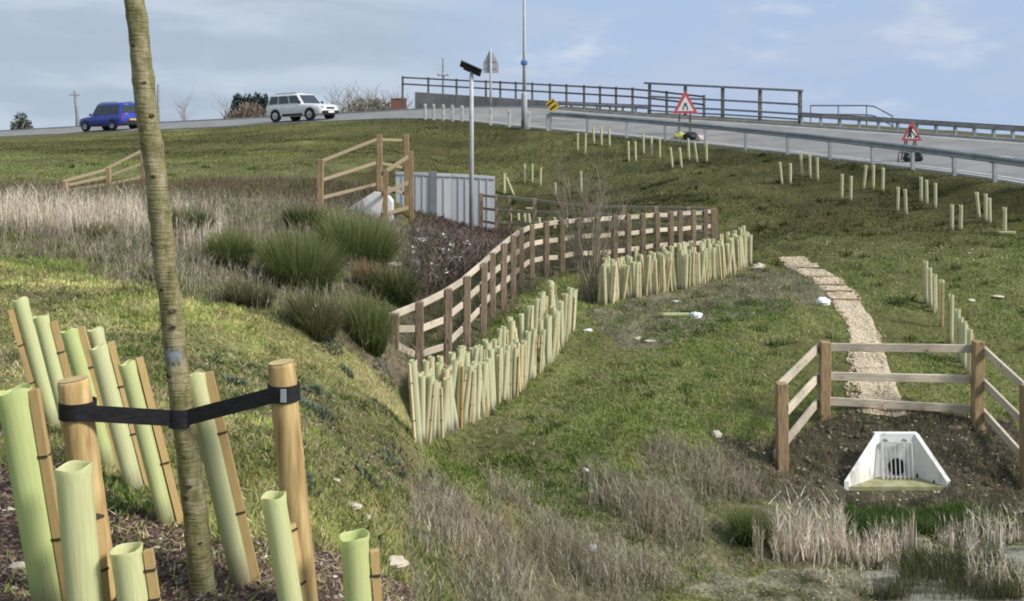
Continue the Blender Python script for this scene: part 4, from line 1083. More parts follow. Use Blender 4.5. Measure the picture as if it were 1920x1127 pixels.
def px_guard(bu, bv, tv, label, group, tu=None, r=0.045, **kw):
    b = G(bu, bv); h = (bv - tv) / F * b.y; lx = 0 if tu is None else (tu - bu) / (bv - tv)
    return guard(b, h, r, lx, 0, stake_h=random.uniform(0.9, 1.0), label=label, group=group, **kw)
LC = 'slim pale tree tube in the loose single row on open turf beside the path'
for bu, bv, tv, tu in ((1737, 569, 490, 1736), (1745, 577, 503, 1743), (1754, 585, 515, 1753), (1765, 612, 525, 1766), (1783, 647, 553, 1784), (1797, 675, 580, 1796), (1802, 680, 596, 1802), (1808, 690, 603, 1808), (1818, 707, 618, 1818)):
    px_guard(bu, bv, tv, LC, 'tree tubes in a row beside the path', tu, r=0.042)
LD = 'thin pale tree tube standing on the grassy road bank'
for bu, bv, tv, tu in ((1083, 283, 250, 1083), (1097, 289, 251, 1098), (1114, 270, 237, 1112), (1128, 274, 238, 1127), (1143, 275, 242, 1142), (1179, 303, 265, 1178), (1192, 303, 265, 1191), (1207, 289, 252, 1206),
        (1223, 295, 257, 1221), (1237, 297, 260, 1237), (1261, 315, 277, 1257), (1278, 315, 277, 1274), (1292, 300, 260, 1290), (1307, 304, 266, 1302), (1325, 306, 266, 1324), (1466, 345, 304, 1462), (1482, 345, 307, 1482), (1505, 331, 290, 1501),
        (1519, 333, 291, 1518), (1533, 338, 296, 1532), (1578, 372, 327, 1579), (1595, 376, 331, 1596), (1619, 355, 310, 1624), (1637, 355, 311, 1638), (1655, 360, 315, 1656), (1683, 397, 351, 1684), (1699, 402, 355, 1697), (1727, 379, 333, 1727),
        (1738, 385, 339, 1737), (1754, 391, 345, 1754), (1785, 431, 384, 1785), (1801, 432, 385, 1802), (1836, 409, 361, 1831), (1848, 414, 364, 1848), (1856, 418, 372, 1855), (1884, 437, 390, 1884)):
    px_guard(bu, bv, tv, LD, 'tree tubes on the road bank', tu, r=0.046, az=1.57, ties=(0.5,), sw=0.026)
LE = 'thin pale tree tube at the foot of the bank behind the far fence'
for bu, bv, tv, tu in ((984, 344, 308, 984), (998, 344, 308, 998), (1013, 348, 315, 1014), (1041, 366, 343, 1041), (1090, 362, 322, 1089), (957, 415, 393, 957), (972, 414, 395, 972), (984, 418, 398, 983), (993, 418, 400, 991), (1011, 425, 408, 1011), (1040, 428, 408, 1040), (1062, 428, 409, 1062)):
    px_guard(bu, bv, tv, LE, 'tree tubes behind the far fence', tu, r=0.046, az=1.57, ties=(0.5,), sw=0.026)
px_guard(946, 363, 325, 'yellow green tree tube standing upright beside a leaning one near the hoarding', 'pair of tubes near the hoarding', 946, r=0.05, ties=(0.5,))
px_guard(963, 366, 330, 'yellow green tree tube leaning over against an upright one near the hoarding', 'pair of tubes near the hoarding', 948, r=0.05, ties=(0.5,))

def fallen(u0, u1, v, label, r=0.045):
    a = G(u0, v); b = G(u1, v); b = a + (b - a); d = b - a; L = d.length; mid = (a + b) / 2
    a.z = gz(a.x, a.y) + r; b.z = gz(b.x, b.y) + r; d = b - a
    o = link('fallen_tube', TUBES[0], None, a, d.to_track_quat('Z', 'Y').to_euler(), (r, r, d.length)); tag(o, label, 'tree guard')
fallen(1870, 1905, 441, 'pale tree tube lying flat on turf at the foot of the bank')
fallen(1236, 1292, 597, 'pale tree tube lying on the bare soil beside white plastic')
fallen(985, 1001, 394, 'short pale tube lying across the far fence corner')

# ------------------------------------------------------------------ timber fences
def up_post(mb, base, h, w, sink=0.25, lean=(0, 0)):
    b = Vector(base); mb.bar(b - Vector((0, 0, sink)), b + Vector((lean[0] * h, lean[1] * h, h)), w, w, up=(0, 1, 0), bev=w * 0.06)
def fence(name, posts, runs, label, pm, rm, pw_=0.10, rails=(0.95, 0.58, 0.22), rh=0.095, rt=0.038, back=1, group=None, cat='fence', jitter=0.012):
    """posts: (base, height); runs: pairs of post numbers joined by rails"""
    base = Vector(posts[0][0]); root = tag(empty(name, base), label, cat, group)
    rnd = random.Random(len(posts) * 7 + int(base.x * 10))
    for p, h in posts:
        mb = MB(); up_post(mb, Vector(p) - base, h, pw_, lean=(rnd.gauss(0, jitter), rnd.gauss(0, jitter))); mb.build('post', pm, root)
    for i, j in runs:
        (p, hp), (q, hq) = posts[i], posts[j]; p = Vector(p); q = Vector(q)
        d = (q - p); d.z = 0; d.normalize(); nrm = Vector((-d.y, d.x, 0))
        cam_side = (Vector((0, 0, 0)) - p); 
        if nrm.dot(Vector((cam_side.x, cam_side.y, 0))) > 0: nrm = -nrm
        off = nrm * back * (pw_ / 2 + rt / 2 - 0.004)
        for f in rails:
            a = p + Vector((0, 0, hp * f + rnd.gauss(0, 0.008))) + off - d * 0.03; b = q + Vector((0, 0, hq * f + rnd.gauss(0, 0.008))) + off + d * 0.03
            mb = MB(); mb.bar(a - base, b - base, rt, rh, bev=0.004); mb.build('rail', rm, root)
    return root
def fpost(u, v_top, d):
    x = (u - CX) / F * d; z = gz(x, d); zt = CAMZ - (v_top - VH) / F * d
    return (Vector((x, d, z)), max(0.35, zt - z))
# round the outlet
d1, d2 = 14.0, 15.3
fp = [fpost(1467, 718, d1), fpost(1545, 640, d2), fpost(1832, 640, d2), fpost(1925, 722, d1)]
fence('post_and_rail_fence', fp, [(0, 1), (1, 2), (2, 3)], 'three rail timber fence standing round the white concrete outlet', M['post'], M['rail'], 0.145, (0.90, 0.52, 0.17), 0.115, 0.045)
# the long fence: near leg, then along behind the dense tubes
near = [(787, 566), (840, 541), (876, 517), (906, 492), (925, 474), (944, 456), (962, 441), (979, 428), (998, 421), (1025, 415), (1055, 411)]
dn_ = [15.5, 16.5, 17.5, 18.6, 19.6, 20.6, 21.6, 22.6, 23.5, 23.9, 24.2]
fp = [fpost(740, 588, 14.6)] + [fpost(u, v, d) for (u, v), d in zip(near, dn_)]
for u, v, d in ((1086, 408, 24.5), (1120, 406, 24.9), (1154, 404, 25.2), (1180, 402, 25.5), (1207, 400, 25.8), (1233, 398, 26.1), (1259, 397, 26.5), (1276, 395, 26.8), (1301, 394, 27.3), (1322, 393, 27.8), (1338, 391, 28.4)):
    fp.append(fpost(u, v, d))
fence('post_and_rail_fence', fp, [(i, i + 1) for i in range(len(fp) - 1)], 'long three rail timber fence with brown posts and pale rails bending round the scrub', M['post_dark'], M['rail'], 0.105, (0.94, 0.64, 0.33), 0.10, 0.04)
fp = [fpost(u, v, d) for u, v, d in ((1340, 390, 29.2), (1290, 388, 29.8), (1230, 387, 30.4), (1170, 386, 31), (1110, 385, 31.7), (1055, 380, 32.5), (1002, 372, 33.4), (955, 367, 34.2), (931, 365, 34.6), (903, 362, 35))]
fence('post_and_rail_fence', fp, [(i, i + 1) for i in range(len(fp) - 1)], 'weathered timber fence at the far side of the scrub, ending by the hoarding', M['post_dark'], mottled('old_rail', (0.26, 0.24, 0.17), (0.38, 0.35, 0.26), 8, 0.85, (1, 5, 5)), 0.11, (0.94, 0.60, 0.26), 0.09, 0.04)
M['rail_dull'] = mottled('dull_rail', (0.25, 0.20, 0.12), (0.37, 0.30, 0.20), 8, 0.85, (1, 5, 5))
# fences on the other side of the young tree
fp = [fpost(600, 299, 29.5), fpost(712, 252, 33.0), fpost(764, 252, 34.0)]
fence('post_and_rail_fence', fp, [(0, 1), (1, 2)], 'timber fence with orange brown posts stepping up the bank by the small concrete wing wall', M['post'], M['rail_dull'], 0.17, (0.92, 0.55, 0.2), 0.09, 0.045)
fp = [fpost(722, 318, 30.0), fpost(772, 283, 32.0)]
fence('post_and_rail_fence', fp, [(0, 1)], 'short timber fence with three pale sloping rails behind the concrete wing wall', M['post'], M['rail_dull'], 0.13, (0.92, 0.55, 0.18), 0.11, 0.045)
fp = [fpost(122, 356, 29), fpost(204, 314, 31.5), fpost(268, 278, 34)]
fence('post_and_rail_fence', fp, [(0, 1), (1, 2)], 'low timber fence with pale rails sloping down the bank behind the tree trunk', M['post'], M['rail_dull'], 0.11, (0.92, 0.55, 0.18), 0.08, 0.045)

# ------------------------------------------------------------------ concrete outlet with grille
def headwall(cx, yf, yb, z, sx, name, label, grille=True):
    W = 0.235; WF = 0.70; hb = 0.575; hf = 0.075; th = 0.06
    root = tag(empty(name, (cx, yf, z), (0, 0, 0)), label, 'headwall'); K = HW_SKEW; y0 = 0.0; y1 = HW_D
    mb = MB(); mb.prism([(K - W - 0.10, -0.15), (K + W + 0.10, -0.15), (K + W + 0.055, hb), (K - W - 0.055, hb)], y1, y1 + 0.09); mb.build('back_wall', M['concrete_white'], root)
    for s in (-1, 1):
        # splayed wing: top slopes from the back wall down to the toe
        i0, o0 = K + s * (W - 0.0), K + s * (W + th); i1, o1 = s * (WF - th), s * WF
        vs = [(i0, y1 - 0.001, -0.15), (o0, y1 - 0.001, -0.15), (o0, y1 - 0.001, hb - 0.002), (i0, y1 - 0.001, hb - 0.002), (i1, y0, -0.15), (o1, y0, -0.15), (o1, y0, hf), (i1, y0, hf)]
        fs = [(0, 1, 2, 3), (7, 6, 5, 4), (0, 4, 5, 1), (1, 5, 6, 2), (2, 6, 7, 3), (3, 7, 4, 0)]
        if s > 0: fs = [f[::-1] for f in fs]
        MB().add(vs, fs).build('wing_wall', M['concrete_white'], root)
    vs = [(-WF + th, y0, 0), (WF - th, y0, 0), (K + W, y1, 0.0), (K - W, y1, 0.0)]; b = [(x, y, -0.12) for x, y, _ in vs]
    M['algae'] = mottled('algae_concrete', (0.20, 0.20, 0.06), (0.46, 0.44, 0.28), 5, 0.8)
    MB().add(vs + b, [(0, 1, 2, 3), (7, 6, 5, 4), (0, 4, 5, 1), (1, 5, 6, 2), (2, 6, 7, 3), (3, 7, 4, 0)]).build('apron', M['algae'], root)
    if not grille: return root
    pz = 0.135
    M['hole'] = plain('pipe_dark', (0.012, 0.012, 0.014), 0.8)
    mb = MB(); mb.lathe([(0.088, -0.02), (0.112, -0.02), (0.112, 0.0), (0.088, 0.0)], 20, (K - 0.005, y1 - 0.004, pz), 'Y'); mb.lathe([(0.088, -0.015), (0.001, -0.012)], 20, (K - 0.005, y1 - 0.004, pz), 'Y'); mb.build('outlet_pipe', M['hole'], root)
    g = empty('grille', (K * 0.8, 0, 0)); g.parent = root
    gw = 0.20; gy = y1 - 0.13; bars = 8; gt = 0.47
    M['bars'] = mottled('grille_steel', (0.52, 0.52, 0.50), (0.70, 0.70, 0.68), 8, 0.6, metallic=0.1)
    for k in range(bars):
        x = -gw + 2 * gw * k / (bars - 1); w = 0.011 if k not in (0, bars - 1) else 0.02
        mb = MB(); mb.bar((x, gy, 0.005), (x, gy + 0.06, gt), w, w, up=(0, 1, 0)); mb.build('bar', M['bars'], g)
    for zz, yy in ((0.03, gy + 0.004), (gt, gy + 0.06)):
        mb = MB(); mb.bar((-gw - 0.01, yy + 0.016, zz), (gw + 0.01, yy + 0.016, zz), 0.016, 0.03); mb.build('cross_bar', M['bars'], g)
    for x in (-0.13, 0.13):
        mb = MB(); mb.box((x, y1 - 0.03, gt + 0.02), (0.03, 0.06, 0.04)); mb.build('bracket', M['galv'], g)
    return root
headwall(HW_X, HW_YF, HW_YB, HW_Z, 1.0, 'headwall', 'white precast concrete outlet with splayed wings and steel grille over a pipe')
def small_headwall():
    b = G(690, 402); b.z = gz(b.x, b.y)
    root = tag(empty('headwall', b), 'small pale concrete wing wall of an outlet half hidden below a timber fence', 'headwall')
    mb = MB(); d = b.y; s = d / F
    mb.prism([(-44 * s, -0.25), (20 * s, -0.25), (30 * s, 40 * s), (12 * s, 42 * s), (-44 * s, 6 * s)], -0.1, 0.02); mb.build('wing_wall', M['concrete_white'], root)
    mb = MB(); mb.prism([(21 * s, -0.25), (44 * s, -0.25), (44 * s, 22 * s), (31 * s, 40 * s)], 0.1, 0.6); mb.build('back_wall', M['concrete_white'], root)
small_headwall()

# ------------------------------------------------------------------ road furniture
_da = np.arange(20, 110, 0.1)
def beside(u, s):
    """ground point on the sight line of column u, s metres beyond the near road edge"""
    a = (u - CX) / F; q, ez = edge_query(a * _da, _da); k = np.nonzero(q >= s)[0][0]; d = _da[k]
    z = ez[k] + XFALL * min(max(s, 0), ROADW) if 0 <= s <= ROADW else gz(a * d, d)
    return Vector((a * d, d, float(z)))
def zat(v, d): return CAMZ - (v - VH) / F * d
def top_at(u, v, d): return vpx(u, v, d)

def rail_line(P, root, name, w, h, mat, bev=0.0):
    for a, b in zip(P[:-1], P[1:]):
        mb = MB(); mb.bar(a, b, w, h, bev=bev); mb.build(name, mat, root)

# concrete parapet wall with post and rail on top (far side)
def parapet():
    us = list(range(778, 1046, 38)) + [1046]; base = beside(778, ROADW + 1.3)
    root = tag(empty('parapet_wall', base), 'grey brown concrete parapet wall along the far side of the road', 'wall')
    for a, b in zip(us[:-1], us[1:]):
        pts = []
        for u in (a, b - 0.6):
            g = beside(u, ROADW + 1.3); vt = 173 + (u - 785) * 17 / 255.
            pts.append((g, zat(vt, g.y)))
        (p, zp), (q, zq) = pts; d = (q - p); d.z = 0; nrm = Vector((-d.y, d.x, 0)).normalized() * 0.3
        vs = []
        for g, zt in ((p, zp), (q, zq)):
            vs += [Vector((g.x, g.y, g.z - 0.4)) - base, Vector((g.x, g.y, zt)) - base, Vector((g.x, g.y, zt)) + nrm - base, Vector((g.x, g.y, g.z - 0.4)) + nrm - base]
        fs = [(0, 1, 2, 3), (7, 6, 5, 4), (0, 4, 5, 1), (1, 5, 6, 2), (2, 6, 7, 3)]
        MB().add(vs, [f[::-1] for f in fs]).build('wall_panel', M['concrete'], root)
    us = [755, 803, 856, 911, 938, 967, 998, 1031, 1062, 1095, 1125, 1155, 1186, 1218, 1250, 1285, 1320]
    root = tag(empty('parapet_railing', beside(755, ROADW + 1.9)), 'dark post and two rail railing running above the concrete parapet', 'railing'); base = root.location.copy()
    tops = []
    for u in us:
        g = beside(u, ROADW + 1.9); vt = 144 + (u - 785) * 18.5 / 370. + (max(0, u - 1200) * 0.06)
        zt = zat(vt, g.y); tops.append(Vector((g.x, g.y, zt)))
        mb = MB(); mb.bar(g - base - Vector((0, 0, 0.3)), Vector((g.x, g.y, zt)) - base, 0.13, 0.13, up=(0, 1, 0)); mb.build('post', M['parapet'], root)
    for dz in (0.10, 0.52):
        rail_line([p - base - Vector((0, 0.09, dz)) for p in tops], root, 'rail', 0.05, 0.10, M['parapet'])
parapet()

def box_barrier(u0, u1, n, v0, v1, s, label, pv=None):
    us = [u0 + (u1 - u0) * k / (n - 1) for k in range(n)]
    base = beside(u0, s); root = tag(empty('crash_barrier', base), label, 'barrier'); P = []
    for u in us:
        g = beside(u, s); zt = zat(v0 + (v1 - v0) * (u - u0) / (u1 - u0), g.y)
        mb = MB(); mb.bar(g - base - Vector((0, 0, 0.3)), Vector((g.x, g.y, zt - 0.1)) - base, 0.11, 0.14, up=(0, 1, 0)); mb.build('post', M['galv'], root)
        P.append(Vector((g.x, g.y, zt)) - base)
    for a, b in zip(P[:-1], P[1:]):
        m2 = MB(); m2.bar(a + Vector((0, -0.1, -0.11)), b + Vector((0, -0.1, -0.11)), 0.12, 0.17, bev=0.02); m2.build('beam', M['boxbeam'], root)
        m2 = MB(); m2.bar(a + Vector((0, -0.02, 0.01)), b + Vector((0, -0.02, 0.01)), 0.16, 0.05); m2.build('capping', M['parapet'], root)
M['boxbeam'] = mottled('dull_beam', (0.24, 0.225, 0.215), (0.36, 0.345, 0.33), 3, 0.6, metallic=0.15)
box_barrier(1047, 1216, 8, 191, 198, ROADW + 1.2, 'grey box beam barrier between the concrete parapet and the tall bridge railing')
box_barrier(1503, 1935, 13, 212, 239, ROADW + 1.2, 'grey box beam barrier on posts along the far verge beyond the bridge railing')

def bridge_frame():
    us = [1218, 1285, 1355, 1425, 1500]; vt = [158, 161.5, 165, 168.5, 172]
    base = beside(1218, ROADW + 1.25); root = tag(empty('bridge_railing', base), 'tall grey four rail bridge railing on dark posts', 'railing'); tops = []
    for u, v in zip(us, vt):
        g = beside(u, ROADW + 1.25); t = Vector((g.x, g.y, zat(v, g.y)))
        mb = MB(); mb.bar(g - base - Vector((0, 0, 0.2)), t - base, 0.16, 0.16, up=(0, 1, 0)); mb.build('post', M['parapet'], root); tops.append(t)
    e0 = tops[0] + (tops[0] - tops[1]) * 0.15; e1 = tops[-1] + (tops[-1] - tops[-2]) * 0.08
    for i, (f, w, h) in enumerate(((0, 0.12, 0.11), (0.40, 0.07, 0.10), (0.70, 0.07, 0.10), (0.86, 0.07, 0.08))):
        L = [e0] + tops + [e1] if i == 0 else tops; out = []
        for t in L:
            g = beside(CX + t.x / t.y * F, ROADW + 1.25); out.append(t + Vector((0, -0.11 if i else 0, -(t.z - g.z) * f + (0.05 if i == 0 else 0))) - base)
        rail_line(out, root, 'rail', w, h, M['rail_grey'])
M['rail_grey'] = mottled('grey_rail', (0.17, 0.175, 0.19), (0.27, 0.275, 0.285), 3, 0.6)
bridge_frame()

def handrail():
    base = beside(1520, ROADW + 6); root = tag(empty('stair_handrail', base), 'thin grey stair handrail sloping down behind the box beam barrier', 'handrail'); P = []
    for u, v in ((1520, 198), (1572, 198), (1625, 198), (1640, 200), (1674, 218)):
        d = base.y + (u - 1520) * -0.045; t = vpx(u, v, d); g = Vector((t.x, t.y, gz(t.x, t.y)))
        if u in (1520, 1572, 1625, 1674):
            mb = MB(); mb.tube([g - base - Vector((0, 0, 0.2)), t - base], 0.035, 6); mb.build('post', M['rail_grey'], root)
        P.append(t - base)
    for dz in (0, 0.45):
        mb = MB(); mb.tube([p - Vector((0, 0, dz)) for p in P], 0.035, 6); mb.build('rail', M['rail_grey'], root)
handrail()

# near side: white posts, then the open steel guard rail
def white_post(u, vt, vb):
    g = beside(u, -0.45); h = zat(vt + 5, g.y) - g.z
    root = tag(empty('verge_post', g), 'short white verge post in the line before the steel guard rail starts', 'post', 'white verge posts')
    mb = MB(); mb.box((0, 0, h / 2 - 0.1), (0.15, 0.12, h + 0.2), None, 0.02); mb.build('shaft', M['post_white'], root)
    mb = MB(); mb.box((0, -0.074, h - 0.16), (0.09, 0.008, 0.14)); mb.build('reflector', M['signback'], root)
for u, vt, vb in ((797, 190, 215), (813, 190, 216), (831, 191, 218), (848, 192, 221), (866, 193, 224), (884, 195, 226), (920, 197, 230), (955, 201, 232), (991, 204, 236), (1027, 207, 239)):
    white_post(u, vt, vb)

def guard_rail():
    us = [1032, 1066, 1101, 1138, 1175, 1211, 1247, 1284, 1322, 1360, 1398, 1437, 1477, 1516, 1556, 1596, 1636, 1673, 1711, 1750, 1789, 1827, 1865, 1903, 1945]
    V = lambda u: 209 + (u - 1032) * 0.068 + max(0, u - 1032) ** 2 * 0.0000365
    base = beside(1032, -0.3); root = tag(empty('guard_rail', base), 'long galvanised steel guard rail along the near edge of the road', 'barrier'); P = []
    for k, u in enumerate(us):
        g = beside(u, -0.3); t = Vector((g.x, g.y, zat(V(u), g.y))); P.append(t - base)
        if k % 2 == 0:
            mb = MB(); mb.bar(g - base - Vector((0, 0, 0.3)), t - base - Vector((0, 0, 0.02)), 0.10, 0.12, up=(0, 1, 0)); mb.build('post', M['galv'], root)
            mb = MB(); mb.box(t - base + Vector((0.10, 0.16, -0.17)), (0.22, 0.22, 0.16)); mb.build('spacer', M['parapet'], root)
    # pressed beam with a groove along its face
    for a, b in zip(P[:-1], P[1:]):
        d = (b - a); d.z = 0; d.normalize(); nrm = Vector((d.y, -d.x, 0)); nrm = nrm if nrm.y < 0 else -nrm
        prof = [(0.0, 0.0), (0.03, 0.03), (0.03, 0.07), (-0.045, 0.095), (-0.045, 0.125), (0.03, 0.15), (0.03, 0.19), (0.0, 0.22)]
        vs = []; n = len(prof)
        for p in (a, b):
            for o, z in prof: vs.append(p + nrm * (o + 0.10) - Vector((0, 0, z)))
        for p in (a, b):
            for o, z in prof: vs.append(p + nrm * (o + 0.092) - Vector((0, 0, z)))
        fs = [(k, k + 1, n + k + 1, n + k) for k in range(n - 1)] + [(2 * n + k, 3 * n + k, 3 * n + k + 1, 2 * n + k + 1) for k in range(n - 1)]
        MB().add(vs, fs).build('beam', M['galv'], root)
guard_rail()

# ------------------------------------------------------------------ lamp column, floodlight, signs
def lamp_column():
    g = beside(983, -0.6); d = g.y; s = d / F
    root = tag(empty('lamp_column', g), 'tall pale grey lamp column with thick base beside the road', 'lamp post')
    mb = MB(); h1 = zat(178, d) - g.z; mb.tube([(0, 0, -0.3), (0, 0, h1), (0, 0, h1 + 0.15)], [5.6 * s, 5.6 * s, 3.4 * s], 14); mb.build('base_section', M['polegrey'], root)
    mb = MB(); mb.tube([(0, 0, h1 + 0.1), (0, 0, 4), (0, 0, 8.6)], [3.4 * s, 3.0 * s, 2.2 * s], 12); mb.build('shaft', M['polegrey'], root)
    mb = MB(); mb.box((-4 * s, -5 * s, 0.25), (0.09, 0.05, 0.34), None, 0.01); mb.build('door', M['dark'], root)
    mb = MB(); mb.tube([(0, 0, 8.5), (0, 0.3, 8.75), (0, 1.0, 8.85)], 0.04, 8); mb.build('arm', M['polegrey'], root)
    mb = MB(); mb.box((0, 1.35, 8.85), (0.28, 0.8, 0.12), None, 0.03); mb.build('lantern', M['signback'], root)
    # cycle sign clamped to the column
    z = zat(118, d) - g.z; sg = tag(empty('round_sign', g + Vector((0, 0, z))), 'small round blue sign fixed on the lamp column', 'sign')
    mb = MB(); mb.lathe([(0.001, -0.012), (0.175, -0.012), (0.18, 0), (0.175, 0.012), (0.001, 0.012)], 24, (-0.01, -3.2 * s - 0.05, 0), 'Y'); mb.build('plate', M['blue_sign'], sg)
    mb = MB(); mb.lathe([(0.150, -0.004), (0.166, -0.004)], 24, (-0.01, -3.2 * s - 0.064, 0), 'Y'); mb.build('border', M['signwhite'], sg)
    mb = MB(); mb.box((0, -3.1 * s - 0.01, 0), (0.10, 0.05, 0.03)); mb.build('clamp', M['galv'], sg)
lamp_column()

def floodlight():
    b = vpx(884, 415, 34.6); b.z = gz(b.x, b.y); d = b.y; s = d / F; h = zat(140, d) - b.z
    root = tag(empty('solar_floodlight', b), 'grey pole with a tilted black solar lamp head in front of the hoarding', 'floodlight')
    mb = MB(); mb.tube([(0, 0, -0.3), (0, 0, h * 0.65), (0, 0, h)], [4.6 * s, 4.2 * s, 3.7 * s], 12); mb.build('pole', M['polegrey'], root)
    rot = Matrix.Rotation(R(24), 3, 'Y') @ Matrix.Rotation(R(-22), 3, 'X')
    mb = MB(); mb.box((-0.02, 0, h + 0.22), (0.74, 0.44, 0.05), rot, 0.008); mb.build('solar_panel', M['dark'], root)
    mb = MB(); mb.box((0.03, -0.02, h + 0.13), (0.60, 0.26, 0.10), rot, 0.02); mb.build('lamp_head', M['dark'], root)
    mb = MB(); mb.tube([(0, 0, h - 0.02), (0, 0, h + 0.17)], 0.05, 8); mb.build('bracket', M['galv'], root)
floodlight()

def triangle(mb, c, half, hgt, th, face=-1):
    x, y, z = c; mb.prism([(x - half, z), (x + half, z), (x, z + hgt)], y, y + th * face); return mb
def roadsign(u, v_apex, v_base, s, label, kind, v_foot):
    g = beside(u, s); d = g.y; k = d / F; hgt = (v_base - v_apex) * k; z0 = zat(v_base, d) - g.z; half = hgt * 0.56
    root = tag(empty('warning_sign', g), label, 'sign')
    mb = MB(); mb.prism([(-half, z0), (half, z0), (0.035, z0 + hgt), (-0.035, z0 + hgt)], 0.0, -0.02); mb.build('plate', M['red'], root)
    q = 0.66; zc = z0 + hgt * 0.115
    mb = MB(); mb.prism([(-half * q, zc), (half * q, zc), (0.0, zc + hgt * q)], -0.023, -0.030); mb.build('panel', M['signwhite'], root)
    if kind == 'narrow':
        for x0, x1 in ((-0.10, -0.035), (0.10, 0.035)):
            mb = MB(); mb.bar((x0, -0.036, zc + 0.05), (x0 * 0.9, -0.036, zc + 0.16), 0.008, 0.045, up=(1, 0, 0)); mb.bar((x0 * 0.9, -0.0365, zc + 0.15), (x1, -0.0365, zc + 0.26), 0.008, 0.045, up=(1, 0, 0)); mb.bar((x1, -0.037, zc + 0.25), (x1, -0.037, zc + 0.36), 0.008, 0.045, up=(1, 0, 0)); mb.build('pictogram', M['dark'], root)
    else:   # digging figure and heap
        mb = MB(); mb.lathe([(0.001, 0), (0.055, 0)], 12, (-0.02, -0.036, zc + 0.36), 'Y'); mb.build('pictogram', M['dark'], root)
        mb = MB(); mb.bar((-0.02, -0.037, zc + 0.31), (-0.07, -0.037, zc + 0.19), 0.008, 0.09, up=(1, 0, 0)); mb.bar((-0.07, -0.0375, zc + 0.2), (-0.14, -0.0375, zc + 0.04), 0.008, 0.055, up=(1, 0, 0)); mb.bar((-0.06, -0.038, zc + 0.2), (-0.02, -0.038, zc + 0.04), 0.008, 0.05, up=(1, 0, 0)); mb.bar((-0.02, -0.0385, zc + 0.28), (0.12, -0.0385, zc + 0.10), 0.008, 0.03, up=(1, 0, 0)); mb.build('pictogram', M['dark'], root)
        mb = MB(); mb.prism([(0.06, zc + 0.03), (0.24, zc + 0.03), (0.15, zc + 0.12)], -0.034, -0.038); mb.build('pictogram', M['dark'], root)
    M['standsteel'] = plain('sign_stand_steel', (0.13, 0.10, 0.10), 0.6)
    for x in (-half * 0.45, half * 0.45):
        mb = MB(); mb.bar((x, 0.02, 0), (x * 0.9, 0.02, z0 + hgt * 0.45), 0.04, 0.04, up=(0, 1, 0)); mb.build('leg', M['standsteel'], root)
        mb = MB(); mb.bar((x, 0.55, 0), (x * 0.9, 0.03, z0 + hgt * 0.40), 0.035, 0.035, up=(0, 1, 0)); mb.build('back_leg', M['standsteel'], root)
    mb = MB(); mb.bar((-half * 0.8, 0.045, 0.12), (half * 0.8, 0.045, 0.12), 0.03, 0.04); mb.build('foot_bar', M['standsteel'], root)
    return g, root
roadsign(1285, 171, 213, 1.8, 'red and white triangular warning sign on a stand before the bridge railing', 'narrow', 226)
gB, _ = roadsign(1709, 229, 264, 1.0, 'red and white triangular roadworks sign on a low stand before the box beam barrier', 'men', 300)
def sack(p, sx, sy, sz, mat, label, rz=0.0, name='sandbag', cat='sandbag', seed=1):
    rnd = random.Random(seed); vs = []; n, m = 14, 8
    for j in range(m + 1):
        ph = math.pi * j / m
        for i in range(n):
            t = 2 * math.pi * i / n; r = abs(math.sin(ph)) ** 0.6
            cx, sn = math.cos(t), math.sin(t); cx = math.copysign(abs(cx) ** 0.7, cx); sn = math.copysign(abs(sn) ** 0.7, sn); w = 1 + 0.14 * math.sin(3 * t + seed) + 0.10 * math.sin(5 * t + 2 * ph + seed) + rnd.uniform(-.08, .08)
            vs.append((sx / 2 * r * cx * w, sy / 2 * r * sn * w, sz / 2 * (1 - math.cos(ph)) * (1 + 0.22 * math.sin(2 * t + seed) + rnd.uniform(-.08, .08))))
    fs = [(j * n + i, j * n + (i + 1) % n, (j + 1) * n + (i + 1) % n, (j + 1) * n + i) for j in range(m) for i in range(n)]
    fs = [f[::-1] for f in fs]
    o = MB().add(vs, fs, True).build(name, mat, None, loc=p, rot=(0, 0, rz)); return tag(o, label, cat)
sack(gB + Vector((-0.17, -0.05, 0.0)), 0.20, 0.26, 0.26, M['dark'], 'black sandbag on the smaller side leg of the roadworks sign stand', 0.3, seed=2)
sack(gB + Vector((0.18, -0.05, 0.0)), 0.34, 0.28, 0.24, M['dark'], 'wide black sandbag weighing down the roadworks sign stand', -0.2, seed=3)
mb = MB(); 
def loose_frame():
    g = beside(1686, 0.55); root = tag(empty('folded_stand', g), 'small bent dark metal frame beside the roadworks sign', 'frame')
    mb = MB(); mb.tube([(-0.05, 0, 0.0), (0.0, 0, 0.36)], 0.022, 6); mb.build('leg', M['standsteel'], root)
    mb = MB(); mb.tube([(0.0, 0, 0.35), (0.33, 0, 0.31)], 0.022, 6); mb.build('bar', M['standsteel'], root)
    mb = MB(); mb.tube([(0.33, 0, 0.32), (0.36, 0, 0.0)], 0.022, 6); mb.build('leg', M['standsteel'], root)
loose_frame()
M['sackyellow'] = mottled('yellow_sack', (0.48, 0.50, 0.12), (0.66, 0.66, 0.24), 6, 0.7)
sack(beside(1275, 0.5), 0.52, 0.40, 0.27, M['sackyellow'], 'yellow green sack lying on the road edge under the guard rail', 0.2, 'sack', 'sack', 5)
sack(beside(1294, 0.5), 0.62, 0.42, 0.30, M['dark'], 'black sack lying beside a yellow one on the road edge', -0.2, 'sack', 'sack', 6)
sack(beside(1313, 0.5), 0.34, 0.30, 0.22, mottled('pinkish_sack', (0.42, 0.36, 0.34), (0.55, 0.49, 0.46), 6, 0.7), 'small dull pink sack beside the black one on the road edge', 0.1, 'sack', 'sack', 7)

